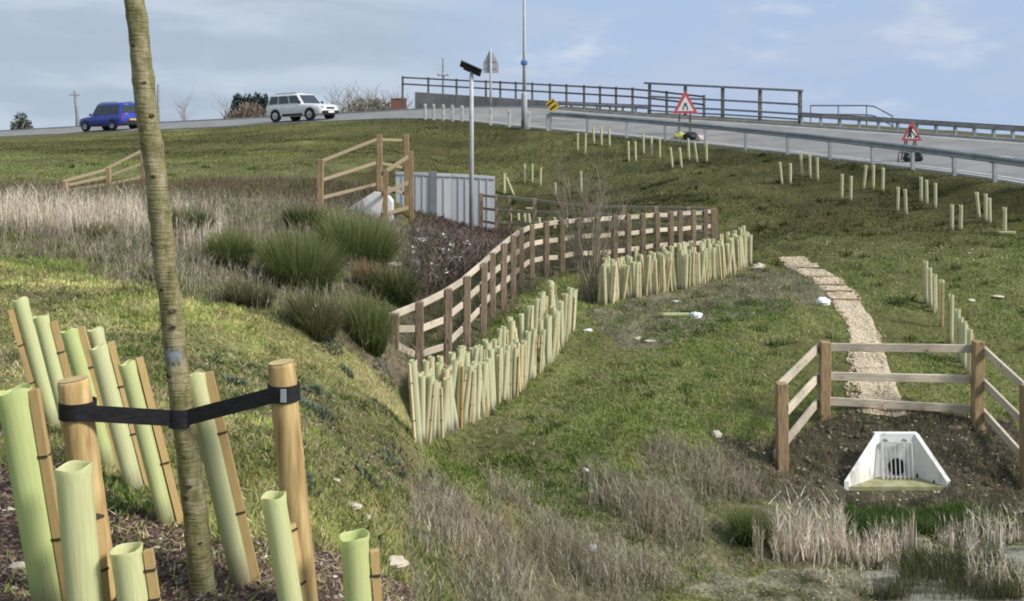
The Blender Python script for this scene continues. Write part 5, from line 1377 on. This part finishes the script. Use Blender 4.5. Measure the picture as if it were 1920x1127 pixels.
def back_sign():
    g = beside(920, ROADW + 0.6); d = g.y; k = d / F; root = tag(empty('warning_sign', g), 'grey back of a tall triangular sign on a thin pole', 'sign')
    z0 = zat(137, d) - g.z; h = 43 * k; w = 14.5 * k
    mb = MB(); mb.prism([(-w, z0), (w, z0), (w, z0 + h * 0.42), (w * 0.10, z0 + h), (-w * 0.10, z0 + h), (-w, z0 + h * 0.42)], 0, 0.02); mb.build('plate', M['signback'], root)
    mb = MB(); mb.tube([(0, -0.05, -0.3), (0, -0.05, z0 + h + 0.08)], 2.2 * k, 8); mb.build('pole', M['polegrey'], root)
    for f in (0.2, 0.5):
        mb = MB(); mb.box((0, -0.02, z0 + h * f), (w * 1.5, 0.03, 0.05)); mb.build('stiffener', M['galv'], root)
back_sign()
def chevron():
    g = beside(1035, 2.2); d = g.y; k = d / F; root = tag(empty('marker_sign', g), 'small yellow and black diamond marker sign by the end of the parapet', 'sign')
    zc = zat(198, d) - g.z; r = 14 * k
    mb = MB(); mb.prism([(0, zc - r), (r, zc - r * 0.1), (r * 0.15, zc + r), (-r * 0.85, zc + r * 0.25)], 0, 0.02); mb.build('plate', M['yellow'], root)
    for sx, sz in ((-0.4, 0.15), (0.35, -0.1), (0.05, 0.5), (0.0, -0.35)):
        mb = MB(); mb.bar((sx * r - 0.08, -0.006 - 0.001 * sx, zc + sz * r - 0.08), (sx * r + 0.08, -0.006 - 0.001 * sx, zc + sz * r + 0.08), 0.008, 0.09, up=(1, 0, 0)); mb.build('stripe', M['dark'], root)
    mb = MB(); mb.tube([(0, 0.05, -0.2), (0, 0.05, zc + r * 0.6)], 0.035, 8); mb.build('pole', M['polegrey'], root)
chevron()
def far_pole(u, vt, d, label, r=0.11, arms=(), name='utility_pole', tilt=0.0):
    x = (u - CX) / F * d; z = gz(x, d); h = zat(vt, d) - z
    root = tag(empty(name, (x, d, z)), label, 'pole')
    mb = MB(); mb.tube([(0, 0, -0.3), (0, 0, h * 0.6), (tilt, 0, h)], [r, r * 0.85, r * 0.7], 8); mb.build('shaft', M['pole_far'], root)
    for f, w in arms:
        mb = MB(); mb.box((tilt * f, -0.1, h * f), (w, 0.09, 0.1)); mb.build('crossarm', M['pole_far'], root)
        for s in (-0.42, 0, 0.42):
            mb = MB(); mb.lathe([(0.04, 0), (0.06, 0.06), (0.03, 0.16), (0.001, 0.17)], 8, (tilt * f + s * w, -0.1, h * f + 0.05)); mb.build('insulator', M['signback'], root)
M['pole_far'] = mottled('grey_timber_pole', (0.22, 0.22, 0.23), (0.32, 0.32, 0.33), 3, 0.85)
far_pole(831, 109, 82, 'grey pole with one short crossarm rising behind the parapet', 0.13, ((0.80, 0.9),))
far_pole(145, 170, 120, 'far off timber pole beside the blue car', 0.22, ((0.93, 1.2),), tilt=-0.3)
far_pole(297, 158, 100, 'far off slim grey post just beyond the tree trunk', 0.17)

# ------------------------------------------------------------------ hoarding panels
def hoarding():
    D = 35.6; base = vpx(783, 420, D); base.z = gz(base.x, D)
    root = tag(empty('site_hoarding', base), 'pale grey steel panel hoarding standing at the foot of the road bank', 'hoarding')
    k = D / F
    for u0, u1, v0, v1, mat, nm, dy in ((742, 806, 322, 324, M['hoarding'], 'panel', 0), (807, 818, 320, 321, M['hoard_post'], 'column', -0.06), (819, 846.5, 325, 326, M['hoarding'], 'panel', 0), (847.5, 886, 326, 328, M['hoarding'], 'panel', 0.02), (887, 928, 328, 331, M['hoarding'], 'panel', 0)):
        x0 = (u0 - CX) * k - base.x; x1 = (u1 - CX) * k - base.x; zt = zat(v0, D) - base.z; zt1 = zat(v1, D) - base.z
        mb = MB(); zb = -0.7
        mb.prism([(x0, zb), (x1, zb), (x1, zt1), (x0, zt)], dy, dy + 0.07)
        o = mb.build(nm, mat, root)
        if nm == 'panel':
            n = max(2, int((x1 - x0) / 0.22))
            for i in range(1, n):
                x = x0 + (x1 - x0) * i / n; mb = MB(); mb.box((x, -0.012 + dy, (zt + zb) / 2 - 0.05), (0.05, 0.022, zt - zb - 0.2)); mb.build('rib', mat, o)
            mb = MB(); mb.bar((x0, -0.02 + dy, zt - 0.05), (x1, -0.02 + dy, zt1 - 0.05), 0.035, 0.09); mb.build('top_trim', mat, o)
hoarding()

# ------------------------------------------------------------------ cars on the road
def car(name, pos, fwd, paint, label, L=4.2, W=1.78, Hh=1.70, boxy=0.5, roof_extra=None):
    """x forward in the car's own frame; fwd is the heading on the road"""
    f = Vector(fwd).normalized(); left = Vector((0, 0, 1)).cross(f).normalized(); up = f.cross(left)
    rot = Matrix((f, left, up)).transposed().to_euler()
    root = tag(empty(name, pos, rot), label, 'car')
    hw = W / 2; x0, x1 = -L / 2, L / 2
    zb = 0.30; belt = 0.98; hood = 0.96
    glass = M['carglass']; trim = M['dark']
    # lower body: rounded sections along the length
    st = [(x0, 0.50, 0.86, 0.86), (x0 + 0.06, 0.34, 0.97, 0.96), (x0 + 0.35, zb, belt + 0.02, 1.0), (x0 + L * 0.3, zb - 0.03, belt, 1.0), (x0 + L * 0.55, zb - 0.03, belt, 1.0), (x0 + L * 0.70, zb - 0.02, belt - 0.01, 1.0),
          (x0 + L * 0.84, zb, hood - 0.03, 0.98), (x1 - 0.22, zb + 0.02, hood - 0.10, 0.94), (x1 - 0.06, 0.34, hood - 0.20, 0.86), (x1, 0.46, 0.68, 0.76)]
    ring = [(-1, 0.12), (-1, 0.62), (-0.985, 0.86), (-0.93, 0.97), (-0.80, 1.0), (0.80, 1.0), (0.93, 0.97), (0.985, 0.86), (1, 0.62), (1, 0.12), (0.93, 0.0), (-0.93, 0.0)]
    vs = []; n = len(ring)
    for x, a, b, k in st:
        for y, z in ring: vs.append((x, y * hw * k, a + (b - a) * z))
    fs = [(i * n + k, (i + 1) * n + k, (i + 1) * n + (k + 1) % n, i * n + (k + 1) % n) for i in range(len(st) - 1) for k in range(n)] + [tuple(range(n))[::-1][::-1], tuple((len(st) - 1) * n + k for k in range(n))[::-1]]
    MB().add(vs, fs, True).build('body', paint, root)
    # cabin: windscreen to tail
    cb = [(x0 + 0.10, x0 + 0.10 + 0.22 * (1 - boxy)), (x0 + L * 0.69, x0 + L * 0.56)]
    rz = Hh; tw = 0.80
    def cabp(tx, side, tz, out=0.0):
        """point on the cabin: tx 0 tail to 1 screen, side -1..1, tz belt to roof"""
        a = cb[0][0] + (cb[0][1] - cb[0][0]) * tz; b = cb[1][0] + (cb[1][1] - cb[1][0]) * tz
        w = hw * (0.95 + (tw - 0.95) * tz) * (1.0 if 0.02 < tx < 0.98 else 0.97)
        return Vector((a + (b - a) * tx, side * w, belt - 0.04 + (rz - belt + 0.04) * tz))
    vs = []; N = 7
    TZ = [0, 0.5, 0.86, 0.96, 1.0]; SC = [1, 1, 1, 0.95, 0.80]
    for tz, sc in zip(TZ, SC):
        loop = [cabp(t / (N - 1), -1, tz) for t in range(N)] + [cabp(1 - t / (N - 1), 1, tz) for t in range(N)]
        cx = sum(p.x for p in loop) / len(loop)
        vs += [Vector((cx + (p.x - cx) * (1 if sc == 1 else 1 - (1 - sc) * 0.45), p.y * sc, p.z + (0.02 * math.sin(math.pi * (p.x - x0) / L) if tz == 1 else 0))) for p in loop]
    m = 2 * N
    fs = [(j * m + k, j * m + (k + 1) % m, (j + 1) * m + (k + 1) % m, (j + 1) * m + k) for j in range(len(TZ) - 1) for k in range(m)] + [tuple((len(TZ) - 1) * m + k for k in range(m))]
    MB().add(vs, fs, True).build('cabin', paint, root)
    def pane(nm, pts, off, mat=glass):
        off = Vector(off); mb = MB(); a = [p + off for p in pts]; b = [p - off * 2 for p in pts]; k = len(pts)
        mb.add(a + b, [tuple(range(k)), tuple(range(2 * k - 1, k - 1, -1))] + [(i, i + k, (i + 1) % k + k, (i + 1) % k) for i in range(k)]); return mb.build(nm, mat, root)
    for s in (-1, 1):
        for t0, t1 in ((0.05, 0.30), (0.335, 0.63), (0.665, 0.955)):
            pane('side_window', [cabp(t0, s, 0.14), cabp(t1, s, 0.14), cabp(t1, s, 0.83), cabp(t0, s, 0.83)], (0, s * 0.012, 0.003))
    pane('windscreen', [cabp(1, -0.88, 0.08), cabp(1, 0.88, 0.08), cabp(1, 0.86, 0.84), cabp(1, -0.86, 0.84)], (0.02, 0, 0.01))
    pane('rear_window', [cabp(0, -0.84, 0.2), cabp(0, 0.84, 0.2), cabp(0, 0.82, 0.82), cabp(0, -0.82, 0.82)], (-0.02, 0, 0.004))
    for x in (x0 + L * 0.19, x1 - L * 0.19):
        for s in (-1, 1):
            wr = 0.345
            mb = MB(); mb.lathe([(wr * 0.97, -0.02), (wr + 0.04, -0.02), (wr + 0.04, 0.02), (wr * 0.97, 0.022)], 22, (x, s * hw * 0.995 - 0.005, wr + 0.01), 'Y'); mb.build('wheel_arch', trim, root)
            w = MB(); w.lathe([(wr * 0.6, -0.12), (wr * 0.93, -0.11), (wr, -0.08), (wr, 0.08), (wr * 0.93, 0.11), (wr * 0.6, 0.12)], 22, (x, s * (hw - 0.085), wr), 'Y'); tyre = w.build('tyre', M['tyre'], root)
            r = MB(); y = s * (hw + 0.03)
            r.lathe([(0.001, s * -0.03), (wr * 0.25, s * -0.03), (wr * 0.3, s * -0.05), (wr * 0.58, s * -0.04), (wr * 0.63, s * -0.01)], 20, (x, y, wr), 'Y')
            r.build('rim', M['rim'], tyre)
    # bumpers, lights, mirrors, plates
    mb = MB(); mb.box((x1 - 0.03, 0, 0.42), (0.16, W * 0.80, 0.20), None, 0.05); mb.build('front_bumper', trim, root)
    mb = MB(); mb.box((x0 + 0.02, 0, 0.45), (0.16, W * 0.90, 0.22), None, 0.05); mb.build('rear_bumper', trim, root)
    mb = MB(); mb.box((x1 - 0.015, 0, 0.66), (0.05, W * 0.40, 0.13), None, 0.02); mb.build('grille', trim, root)
    for s in (-1, 1):
        mb = MB(); mb.box((x1 - 0.10, s * hw * 0.68, 0.72), (0.22, 0.28, 0.14), Matrix.Rotation(R(-s * 22), 3, 'Z'), 0.04); mb.build('headlight', M['lamp_clear'], root)
        mb = MB(); mb.box((x0 + 0.055, s * hw * 0.83, 0.86), (0.10, 0.16, 0.26), None, 0.03); mb.build('tail_light', M['lamp_red'], root)
        mb = MB(); mb.box((x0 + L * 0.655, s * (hw + 0.09), belt + 0.08), (0.11, 0.20, 0.15), None, 0.04); mb.build('mirror', trim, root)
        mb = MB(); mb.bar((x0 + 0.6, s * hw * 0.70, rz + 0.05), (x0 + L * 0.53, s * hw * 0.70, rz + 0.04), 0.035, 0.035); mb.build('roof_rail', trim, root)
        mb = MB(); mb.box((0, s * (hw + 0.004), 0.36), (L * 0.36, 0.03, 0.13)); mb.build('sill', trim, root)
        for xx in (x0 + L * 0.36, x0 + L * 0.60):
            mb = MB(); mb.box((xx - 0.1, s * (hw + 0.012), belt - 0.10), (0.16, 0.025, 0.035), None, 0.008); mb.build('door_handle', paint, root)
    mb = MB(); mb.box((x1 + 0.055, 0, 0.44), (0.012, 0.50, 0.11)); mb.build('number_plate', M['signwhite'], root)
    mb = MB(); mb.box((x0 - 0.065, 0, 0.66), (0.15, 0.50, 0.11)); mb.build('number_plate', M['yellow'], root)
    return root
M['carglass'] = plain('car_glass', (0.03, 0.04, 0.05), 0.06, spec=0.8)
M['tyre'] = plain('tyre_rubber', (0.014, 0.014, 0.015), 0.85)
M['rim'] = plain('alloy', (0.42, 0.42, 0.44), 0.35, 0.6)
M['lamp_clear'] = plain('clear_lamp', (0.45, 0.48, 0.50), 0.1)
M['lamp_red'] = plain('red_lamp', (0.30, 0.015, 0.02), 0.2)
def paint(name, c):
    m, n, l, b = new_mat(name); tc = n.new('ShaderNodeTexCoord'); t = n.new('ShaderNodeTexNoise'); t.inputs['Scale'].default_value = 3; l.new(tc.outputs['Object'], t.inputs['Vector'])
    r = ramp(n, [(0.3, tuple(x * 0.9 for x in c)), (0.7, c)]); l.new(t.outputs['Fac'], r.inputs[0]); l.new(r.outputs[0], b.inputs['Base Color'])
    b.inputs['Roughness'].default_value = 0.32; b.inputs['Coat Weight'].default_value = 0.5; b.inputs['Coat Roughness'].default_value = 0.08
    return m
def road_heading(u):
    a, b = beside(u - 12, 1.9), beside(u + 12, 1.9); return (b - a).normalized()
pB = beside(206, 1.25); pW = beside(568, 1.55)
car('car', pB, -road_heading(206), paint('blue_paint', (0.025, 0.045, 0.36)), 'dark blue boxy car driving on the road behind the tree trunk', 4.15, 1.80, 1.78, 0.85)
car('car', pW, road_heading(568), paint('white_paint', (0.74, 0.74, 0.73)), 'white estate car on the road facing the concrete parapet', 4.25, 1.82, 1.60, 0.0)

# ------------------------------------------------------------------ bare shrub
def grow(mb, p, d, L, r, depth, rnd, spread=0.5, n=5):
    pts = [p]; rad = [r]; q = p.copy(); dd = d.copy(); seg = 3
    for k in range(seg):
        dd = (dd + Vector((rnd.gauss(0, .10), rnd.gauss(0, .10), 0.06 + rnd.gauss(0, .05)))).normalized(); q = q + dd * (L / seg); pts.append(q); rad.append(r * (1 - 0.45 * (k + 1) / seg))
    mb.tube(pts, rad, n if depth > 1 else 3, cap=False)
    if depth == 0: return
    for k in range(rnd.choice((2, 3, 3))):
        t = rnd.choice(pts[1:]); a = rnd.uniform(0, 6.28); s = Vector((math.cos(a), math.sin(a), 0.3)) * spread
        grow(mb, t, (dd + s).normalized(), L * rnd.uniform(0.5, 0.75), r * 0.55, depth - 1, rnd, spread, n)
def shrub():
    b = G(1105, 566); rnd = random.Random(11)
    root = tag(empty('bare_shrub', b), 'leafless multi stemmed grey brown shrub between the two tube rows', 'shrub')
    M['twig'] = mottled('shrub_bark', (0.20, 0.165, 0.12), (0.34, 0.29, 0.215), 8, 0.9)
    st = MB(); tw = MB()
    for k in range(13):
        a = rnd.uniform(0, 6.28); a = 2.399 * k; lean = 0.08 + 0.42 * ((k * 0.618) % 1); d = Vector((math.cos(a) * lean - 0.03, math.sin(a) * lean, 1)).normalized()
        p = Vector((rnd.uniform(-.13, .13), rnd.uniform(-.12, .12), -0.05)); h = rnd.uniform(1.5, 2.4); r = rnd.uniform(0.014, 0.024)
        pts = [p]; q = p.copy()
        for j in range(5): d = (d + Vector((rnd.gauss(0, .05), rnd.gauss(0, .05), 0.0))).normalized(); q = q + d * h / 5; pts.append(q)
        st.tube(pts, [r * (1 - 0.13 * j) for j in range(6)], 6)
        for j in range(7):
            i = rnd.randrange(2, 6); aa = rnd.uniform(0, 6.28); grow(tw, pts[i], (d + Vector((math.cos(aa), math.sin(aa), 0.2)) * rnd.uniform(.25, .75)).normalized(), rnd.uniform(.35, .7), r * 0.42, 2, rnd, 0.55, 4)
        grow(tw, pts[-1], d, 0.7, r * 0.34, 2, rnd, 0.4, 4)
    for k in range(26):   # suckers at the foot
        a = rnd.uniform(0, 6.28); tw.tube([(math.cos(a) * .12, math.sin(a) * .1, -0.03), (math.cos(a) * .2, math.sin(a) * .16, .3), (math.cos(a) * .28, math.sin(a) * .2, rnd.uniform(.4, .8))], [.007, .005, .002], 4, False)
    st.build('stem', M['twig'], root); tw.build('twigs', M['twig'], root)
shrub()

# ------------------------------------------------------------------ bramble thicket with dead leaves, white flowers
def brambles():
    st = Stuff(); x, y = scatter(A_BRAMBLE, 9000); n = len(x); h = rng.uniform(0.15, 0.60, n) * np.clip(1.15 - (y - 24) / 9, 0.2, 1.15)
    cols = [(0.15, 0.11, 0.095), (0.19, 0.14, 0.12), (0.11, 0.09, 0.075), (0.24, 0.185, 0.16), (0.30, 0.245, 0.20)]
    stems(st, x, y, h, rng.uniform(0.012, 0.02, n), cols, 4, 0.7)
    m = 9000; k = rng.integers(0, n, m); P = np.stack([x[k] + rng.normal(0, .15, m), y[k] + rng.normal(0, .15, m), H(x[k], y[k]) + h[k] * rng.uniform(0.1, 1.0, m)], 1)
    c = pal([(0.13, 0.085, 0.07), (0.10, 0.07, 0.055), (0.07, 0.08, 0.045), (0.19, 0.13, 0.105), (0.06, 0.055, 0.045)], m)
    st.add(*blades(P, rng.uniform(0.05, 0.11, m), rng.uniform(0.03, 0.06, m), rng.uniform(0.5, 0.95, m), 1, c, c * 1.1))
    tag(st.build('bramble_scrub', M['stem']), 'purple brown bramble scrub inside the long fence before the hoarding', 'scrub', kind='stuff')
    st = Stuff(); A = wpoly([(778, 480), (860, 485), (885, 505), (840, 545), (778, 548)]); x, y = scatter(A, 75); n = len(x); P = on_ground(x, y); P[:, 2] += rng.uniform(0.15, 0.55, n)
    for dx in range(3):
        st.add(*blades(P + rng.normal(0, 0.02, (n, 3)), rng.uniform(0.05, 0.09, n), rng.uniform(0.05, 0.08, n), rng.uniform(0.6, 0.95, n), 1, pal([(0.72, 0.72, 0.66)], n), pal([(0.8, 0.8, 0.76)], n)))
    x, y = scatter(A, 1800); n = len(x); P = on_ground(x, y); P[:, 2] += rng.uniform(0.0, 0.45, n); c = pal([(0.05, 0.075, 0.03), (0.07, 0.08, 0.04), (0.045, 0.05, 0.03)], n)
    st.add(*blades(P, rng.uniform(0.05, 0.12, n), rng.uniform(0.03, 0.06, n), rng.uniform(0.4, 0.95, n), 1, c, c * 1.2))
    tag(st.build('white_flowers', M['blade']), 'dark leafy patch dotted with white flowers behind the long fence', 'flowers', kind='stuff')
brambles()

# ------------------------------------------------------------------ rush clumps
def rush(u, v, wpx, hpx, label, cols, dens=420, name='rush_clump', tipc=(0.30, 0.26, 0.13)):
    b = G(u, v); s = b.y / F; R0 = wpx / 2 * s * 0.96; hh = hpx * s * 1.1; n = int(dens * 3.4)
    a = rng.uniform(0, 2 * np.pi, n); r = R0 * 0.55 * np.sqrt(rng.random(n)); x = b.x + r * np.cos(a); y = b.y + r * np.sin(a)
    P = on_ground(x, y) - np.array(b); c = pal(cols, n)
    ln = np.clip(r / (R0 * 0.55) * rng.uniform(0.25, 0.9, n), 0.02, 0.93)
    h = hh * rng.uniform(0.45, 1.0, n) * (1.05 - 0.12 * ln)
    st = Stuff(); dry = (rng.random(n) < 0.38)[:, None]; az_ = a + rng.normal(0, 0.5, n); brk = rng.random(n) < 0.12; ln = np.where(brk, rng.uniform(0.8, 0.97, n), ln)
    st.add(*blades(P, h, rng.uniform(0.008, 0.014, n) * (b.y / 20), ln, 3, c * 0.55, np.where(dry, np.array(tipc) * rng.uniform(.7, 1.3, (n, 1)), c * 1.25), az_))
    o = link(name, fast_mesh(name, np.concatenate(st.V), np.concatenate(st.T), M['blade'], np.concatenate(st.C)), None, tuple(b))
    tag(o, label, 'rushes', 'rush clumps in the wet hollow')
GR = [(0.085, 0.145, 0.03), (0.12, 0.18, 0.045), (0.07, 0.115, 0.028), (0.17, 0.19, 0.07)]
GD = [(0.035, 0.065, 0.015), (0.05, 0.085, 0.02)]
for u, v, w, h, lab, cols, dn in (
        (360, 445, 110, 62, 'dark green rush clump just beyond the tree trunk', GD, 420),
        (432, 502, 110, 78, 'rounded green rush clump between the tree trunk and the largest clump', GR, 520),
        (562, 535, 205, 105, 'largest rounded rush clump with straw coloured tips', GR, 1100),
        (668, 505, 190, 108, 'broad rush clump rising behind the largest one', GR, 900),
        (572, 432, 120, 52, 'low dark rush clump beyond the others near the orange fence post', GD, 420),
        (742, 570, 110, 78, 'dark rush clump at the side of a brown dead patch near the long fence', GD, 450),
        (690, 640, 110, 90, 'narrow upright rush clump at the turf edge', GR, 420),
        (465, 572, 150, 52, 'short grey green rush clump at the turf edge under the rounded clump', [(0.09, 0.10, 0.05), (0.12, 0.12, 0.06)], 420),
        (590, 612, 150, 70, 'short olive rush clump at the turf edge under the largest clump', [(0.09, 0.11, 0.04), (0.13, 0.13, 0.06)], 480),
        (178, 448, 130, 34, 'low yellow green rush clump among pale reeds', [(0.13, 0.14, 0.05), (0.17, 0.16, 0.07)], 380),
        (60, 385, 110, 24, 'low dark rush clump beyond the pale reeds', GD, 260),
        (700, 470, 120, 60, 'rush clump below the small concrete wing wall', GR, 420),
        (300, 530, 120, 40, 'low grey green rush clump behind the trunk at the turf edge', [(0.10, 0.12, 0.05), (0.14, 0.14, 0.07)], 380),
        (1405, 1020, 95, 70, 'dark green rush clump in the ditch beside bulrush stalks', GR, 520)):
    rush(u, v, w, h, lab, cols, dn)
rush(688, 540, 60, 55, 'russet dead clump between two green rush clumps', [(0.26, 0.17, 0.10), (0.32, 0.22, 0.14)], 260, 'dead_clump')

# ------------------------------------------------------------------ stones, litter
def stone(u, v, wpx, label, flat=0.7, mat=None, name='stone', cat='stone', seed=0):
    b = G(u, v); s = wpx / 2 / F * b.y; rnd = random.Random(seed + int(u)); vs = []; n, m = 10, 7
    for j in range(m + 1):
        ph = math.pi * j / m
        for i in range(n):
            t = 2 * math.pi * i / n; k = s * (1 + rnd.uniform(-.30, .18)); q_ = abs(math.sin(ph)) ** 0.65; vs.append((k * q_ * math.cos(t), 0.7 * k * q_ * math.sin(t), s * flat * (0.45 - math.cos(ph) * 0.85 * (1 + 0.25 * math.sin(t + u))) + rnd.uniform(-.10, .10) * s * flat))
    fs = [(j * n + i, j * n + (i + 1) % n, (j + 1) * n + (i + 1) % n, (j + 1) * n + i) for j in range(m) for i in range(n)]
    tag(MB().add(vs, fs).build(name, mat or M['stone'], None, loc=tuple(b)), label, cat)
stone(1421, 508, 26, 'pale rounded boulder at the end of the dense tube row', 0.8)
stone(738, 1062, 56, 'large pale stone at the edge of the mulch bed', 0.5)
stone(664, 955, 30, 'cream stone lying in turf beyond the lone end tube', 0.45)
stone(688, 972, 18, 'small tan stone beside the cream one in the turf', 0.5)
stone(34, 1070, 34, 'pale stone on mulch beside the large leaning tube', 0.5)
stone(628, 905, 20, 'thin whitish stone flat in the turf', 0.3)
stone(1545, 572, 28, 'white crumpled bag at the side of the path', 0.7, M['rag'], 'plastic_bag', 'bag')
stone(1304, 596, 26, 'crumpled white plastic at the end of a fallen tube', 0.55, M['rag'], 'plastic_bag', 'bag')
stone(1218, 642, 22, 'pale flat offcut lying on the soil patch', 0.28)
stone(1195, 637, 14, 'small white stone beside a pale flat offcut', 0.6)
stone(1102, 622, 20, 'whitish scrap lying by the tube row under the shrub', 0.4, M['rag'], 'plastic_scrap', 'litter')
stone(1268, 568, 18, 'small pale scrap on bare soil behind the fallen tube', 0.3, M['rag'], 'plastic_scrap', 'litter')
stone(1700, 1004, 12, 'small white stone in the sedge below the outlet', 0.7)
stone(1344, 820, 22, 'pale rough stone on the dark spoil before the fence', 0.8)
stone(1112, 1033, 18, 'torn white scrap caught in the dry weeds', 0.9, M['rag'], 'plastic_scrap', 'litter')
stone(1098, 885, 14, 'small white scrap on the green patch among weeds', 0.7, M['rag'], 'plastic_scrap', 'litter')
stone(1822, 568, 14, 'pale stone on open turf beyond the single tube row', 0.6)
stone(1870, 558, 26, 'pale flat slab on open turf beyond the single tube row', 0.2)
stone(735, 498, 40, 'cream coloured plank piece lying behind the rush clumps', 0.22)

# ------------------------------------------------------------------ far hedges and trees beyond the road
def bare_tree(seed):
    rnd = random.Random(seed); t = MB(); c = MB(); h = 1.0
    pts = [Vector((0, 0, -0.05)), Vector((rnd.gauss(0, .02), 0, .3)), Vector((rnd.gauss(0, .03), 0, .6)), Vector((rnd.gauss(0, .04), 0, .85))]
    t.tube(pts, [.028, .022, .014, .008], 6)
    for k in range(24):
        p = pts[0].lerp(pts[-1], rnd.uniform(.3, 1)); a = rnd.uniform(0, 6.28)
        grow(c, p, Vector((math.cos(a) * .7, math.sin(a) * .7, .8)).normalized(), rnd.uniform(.14, .24), .0045, 2, rnd, 0.6, 3)
    return t.mesh('trunk', M['fartree']), c.mesh('crown', M['fartree'])
M['fartree'] = mottled('far_bark', (0.24, 0.23, 0.22), (0.36, 0.34, 0.32), 4, 0.9)
BT = [bare_tree(k) for k in range(4)]
def place_bare(u, vt, d, k, label, w=1.0):
    x = (u - CX) / F * d; z = gz(x, d); h = zat(vt, d) - z; root = tag(empty('bare_tree', (x, d, z)), label, 'tree', 'bare trees beyond the road'); rz = k * 1.7
    link('trunk', BT[k % 4][0], root, rot=(0, 0, rz), scale=(h * w, h * w, h)); link('crown', BT[k % 4][1], root, rot=(0, 0, rz), scale=(h * w, h * w, h))
LT = 'leafless hedge tree in the far row behind the white car'
for i, (u, vt) in enumerate(((632, 168), (645, 170), (655, 166), (668, 171), (680, 168), (692, 172), (702, 169), (714, 173), (724, 174), (736, 176), (748, 177), (764, 180))):
    place_bare(u, vt, 118 + (i * 7) % 20, i, LT, 1.25)
place_bare(345, 176, 150, 1, 'single faint leafless tree beyond the road between tree trunk and dark evergreens')
place_bare(424, 183, 125, 2, 'small leafless tree at the end of the dark evergreen block', 1.2)
def leaf_bush(name, u0, u1, vt, d, label, cols, n, parts=True, cat='tree', group=None, trunk=True):
    x0 = (u0 - CX) / F * d; x1 = (u1 - CX) / F * d; xc = (x0 + x1) / 2; z = gz(xc, d); h = zat(vt, d) - z; rx = (x1 - x0) / 2
    root = tag(empty(name, (xc, d, z)), label, cat, group)
    P = rng.normal(0, 1, (n, 3)); P /= np.linalg.norm(P, axis=1)[:, None]; P *= (rng.random((n, 1)) ** 0.4)
    P[:, 0] *= rx * (1 + 0.15 * np.sin(P[:, 2] * 7)); P[:, 1] *= rx * 0.9; P[:, 2] = h * 0.55 + P[:, 2] * h * 0.48
    c = pal(cols, n); st = Stuff(); st.add(*blades(P, rng.uniform(.2, .45, n), rng.uniform(.12, .28, n), rng.uniform(.2, .9, n), 1, c, c * 1.2))
    st.build('crown', M['blade'], root)
    if trunk: mb = MB(); mb.tube([(0, 0, -.2), (0, 0, h * .6)], [.16, .08], 6); mb.build('trunk', M['fartree'], root)
EV = [(0.035, 0.055, 0.045), (0.045, 0.07, 0.05), (0.03, 0.045, 0.04)]
for u0, u1, vt in ((430, 462, 178), (448, 480, 180), (464, 496, 177), (480, 511, 180)):
    leaf_bush('evergreen_tree', u0, u1, vt, 110, 'dark evergreen tree in the clipped block left standing beyond the road'.replace(' left', ''), EV, 1500, group='dark evergreens beyond the road')
leaf_bush('hedge', 424, 512, 196, 100, 'low brown hedge running below the dark evergreens', [(0.21, 0.165, 0.13), (0.26, 0.20, 0.16)], 2600, cat='hedge', trunk=False)
leaf_bush('hedge', 628, 760, 188, 104, 'low brown hedge under the far leafless trees', [(0.22, 0.19, 0.155), (0.26, 0.225, 0.18), (0.18, 0.17, 0.13)], 3600, cat='hedge', trunk=False)
leaf_bush('hedge', 20, 60, 214, 110, 'low dark hedge far beyond the road near the timber pole', [(0.10, 0.10, 0.07)], 900, cat='hedge', trunk=False)
def brick_wall():
    d = 96; x0, x1 = (733 - CX) / F * d, (762 - CX) / F * d; z = gz(x0, d); zt = zat(185, d)
    root = tag(empty('brick_wall', ((x0 + x1) / 2, d, z)), 'red brick wall far beyond the road at the end of the hedge', 'wall')
    w = x1 - x0
    m, n, l, b = new_mat('red_brickwork'); tc = n.new('ShaderNodeTexCoord'); bt = n.new('ShaderNodeTexBrick'); bt.inputs['Scale'].default_value = 4.5
    mp = n.new('ShaderNodeMapping'); mp.inputs['Rotation'].default_value = (R(90), 0, 0); l.new(tc.outputs['Object'], mp.inputs[0]); l.new(mp.outputs[0], bt.inputs['Vector'])
    bt.inputs['Color1'].default_value = (0.24, 0.085, 0.06, 1); bt.inputs['Color2'].default_value = (0.17, 0.07, 0.05, 1); bt.inputs['Mortar'].default_value = (0.25, 0.2, 0.17, 1)
    l.new(bt.outputs['Color'], b.inputs['Base Color']); b.inputs['Roughness'].default_value = 0.9
    mb = MB(); mb.box((0, 0, (zt - z) / 2 - .3), (w, .3, zt - z + .6)); mb.build('wall', m, root)
    mb = MB(); mb.box((0, 0, zt - z + .04), (w + .1, .42, .08)); mb.build('coping', M['kerb'], root)
brick_wall()

# timber-edged steps where the path climbs
def path_steps():
    for v in (506, 522, 537, 551, 566):
        t = (v - 484) / (780 - 484.)
        def at(P):
            for (u0, v0), (u1, v1) in zip(P[:-1], P[1:]):
                if v0 <= v <= v1: return u0 + (u1 - u0) * (v - v0) / (v1 - v0)
        a, b = G(at(PATH_L) + 2, v), G(at(PATH_R) - 2, v)
        mb = MB(); mb.bar(a - a + Vector((0, 0, 0.01)), b - a + Vector((0, 0, 0.01)), 0.032, 0.10, bev=0.006)
        tag(mb.build('path_step', M['post_dark'], None, loc=a), 'low dark timber step edging across the upper gravel path', 'step', 'timber step edges on the path')
path_steps()
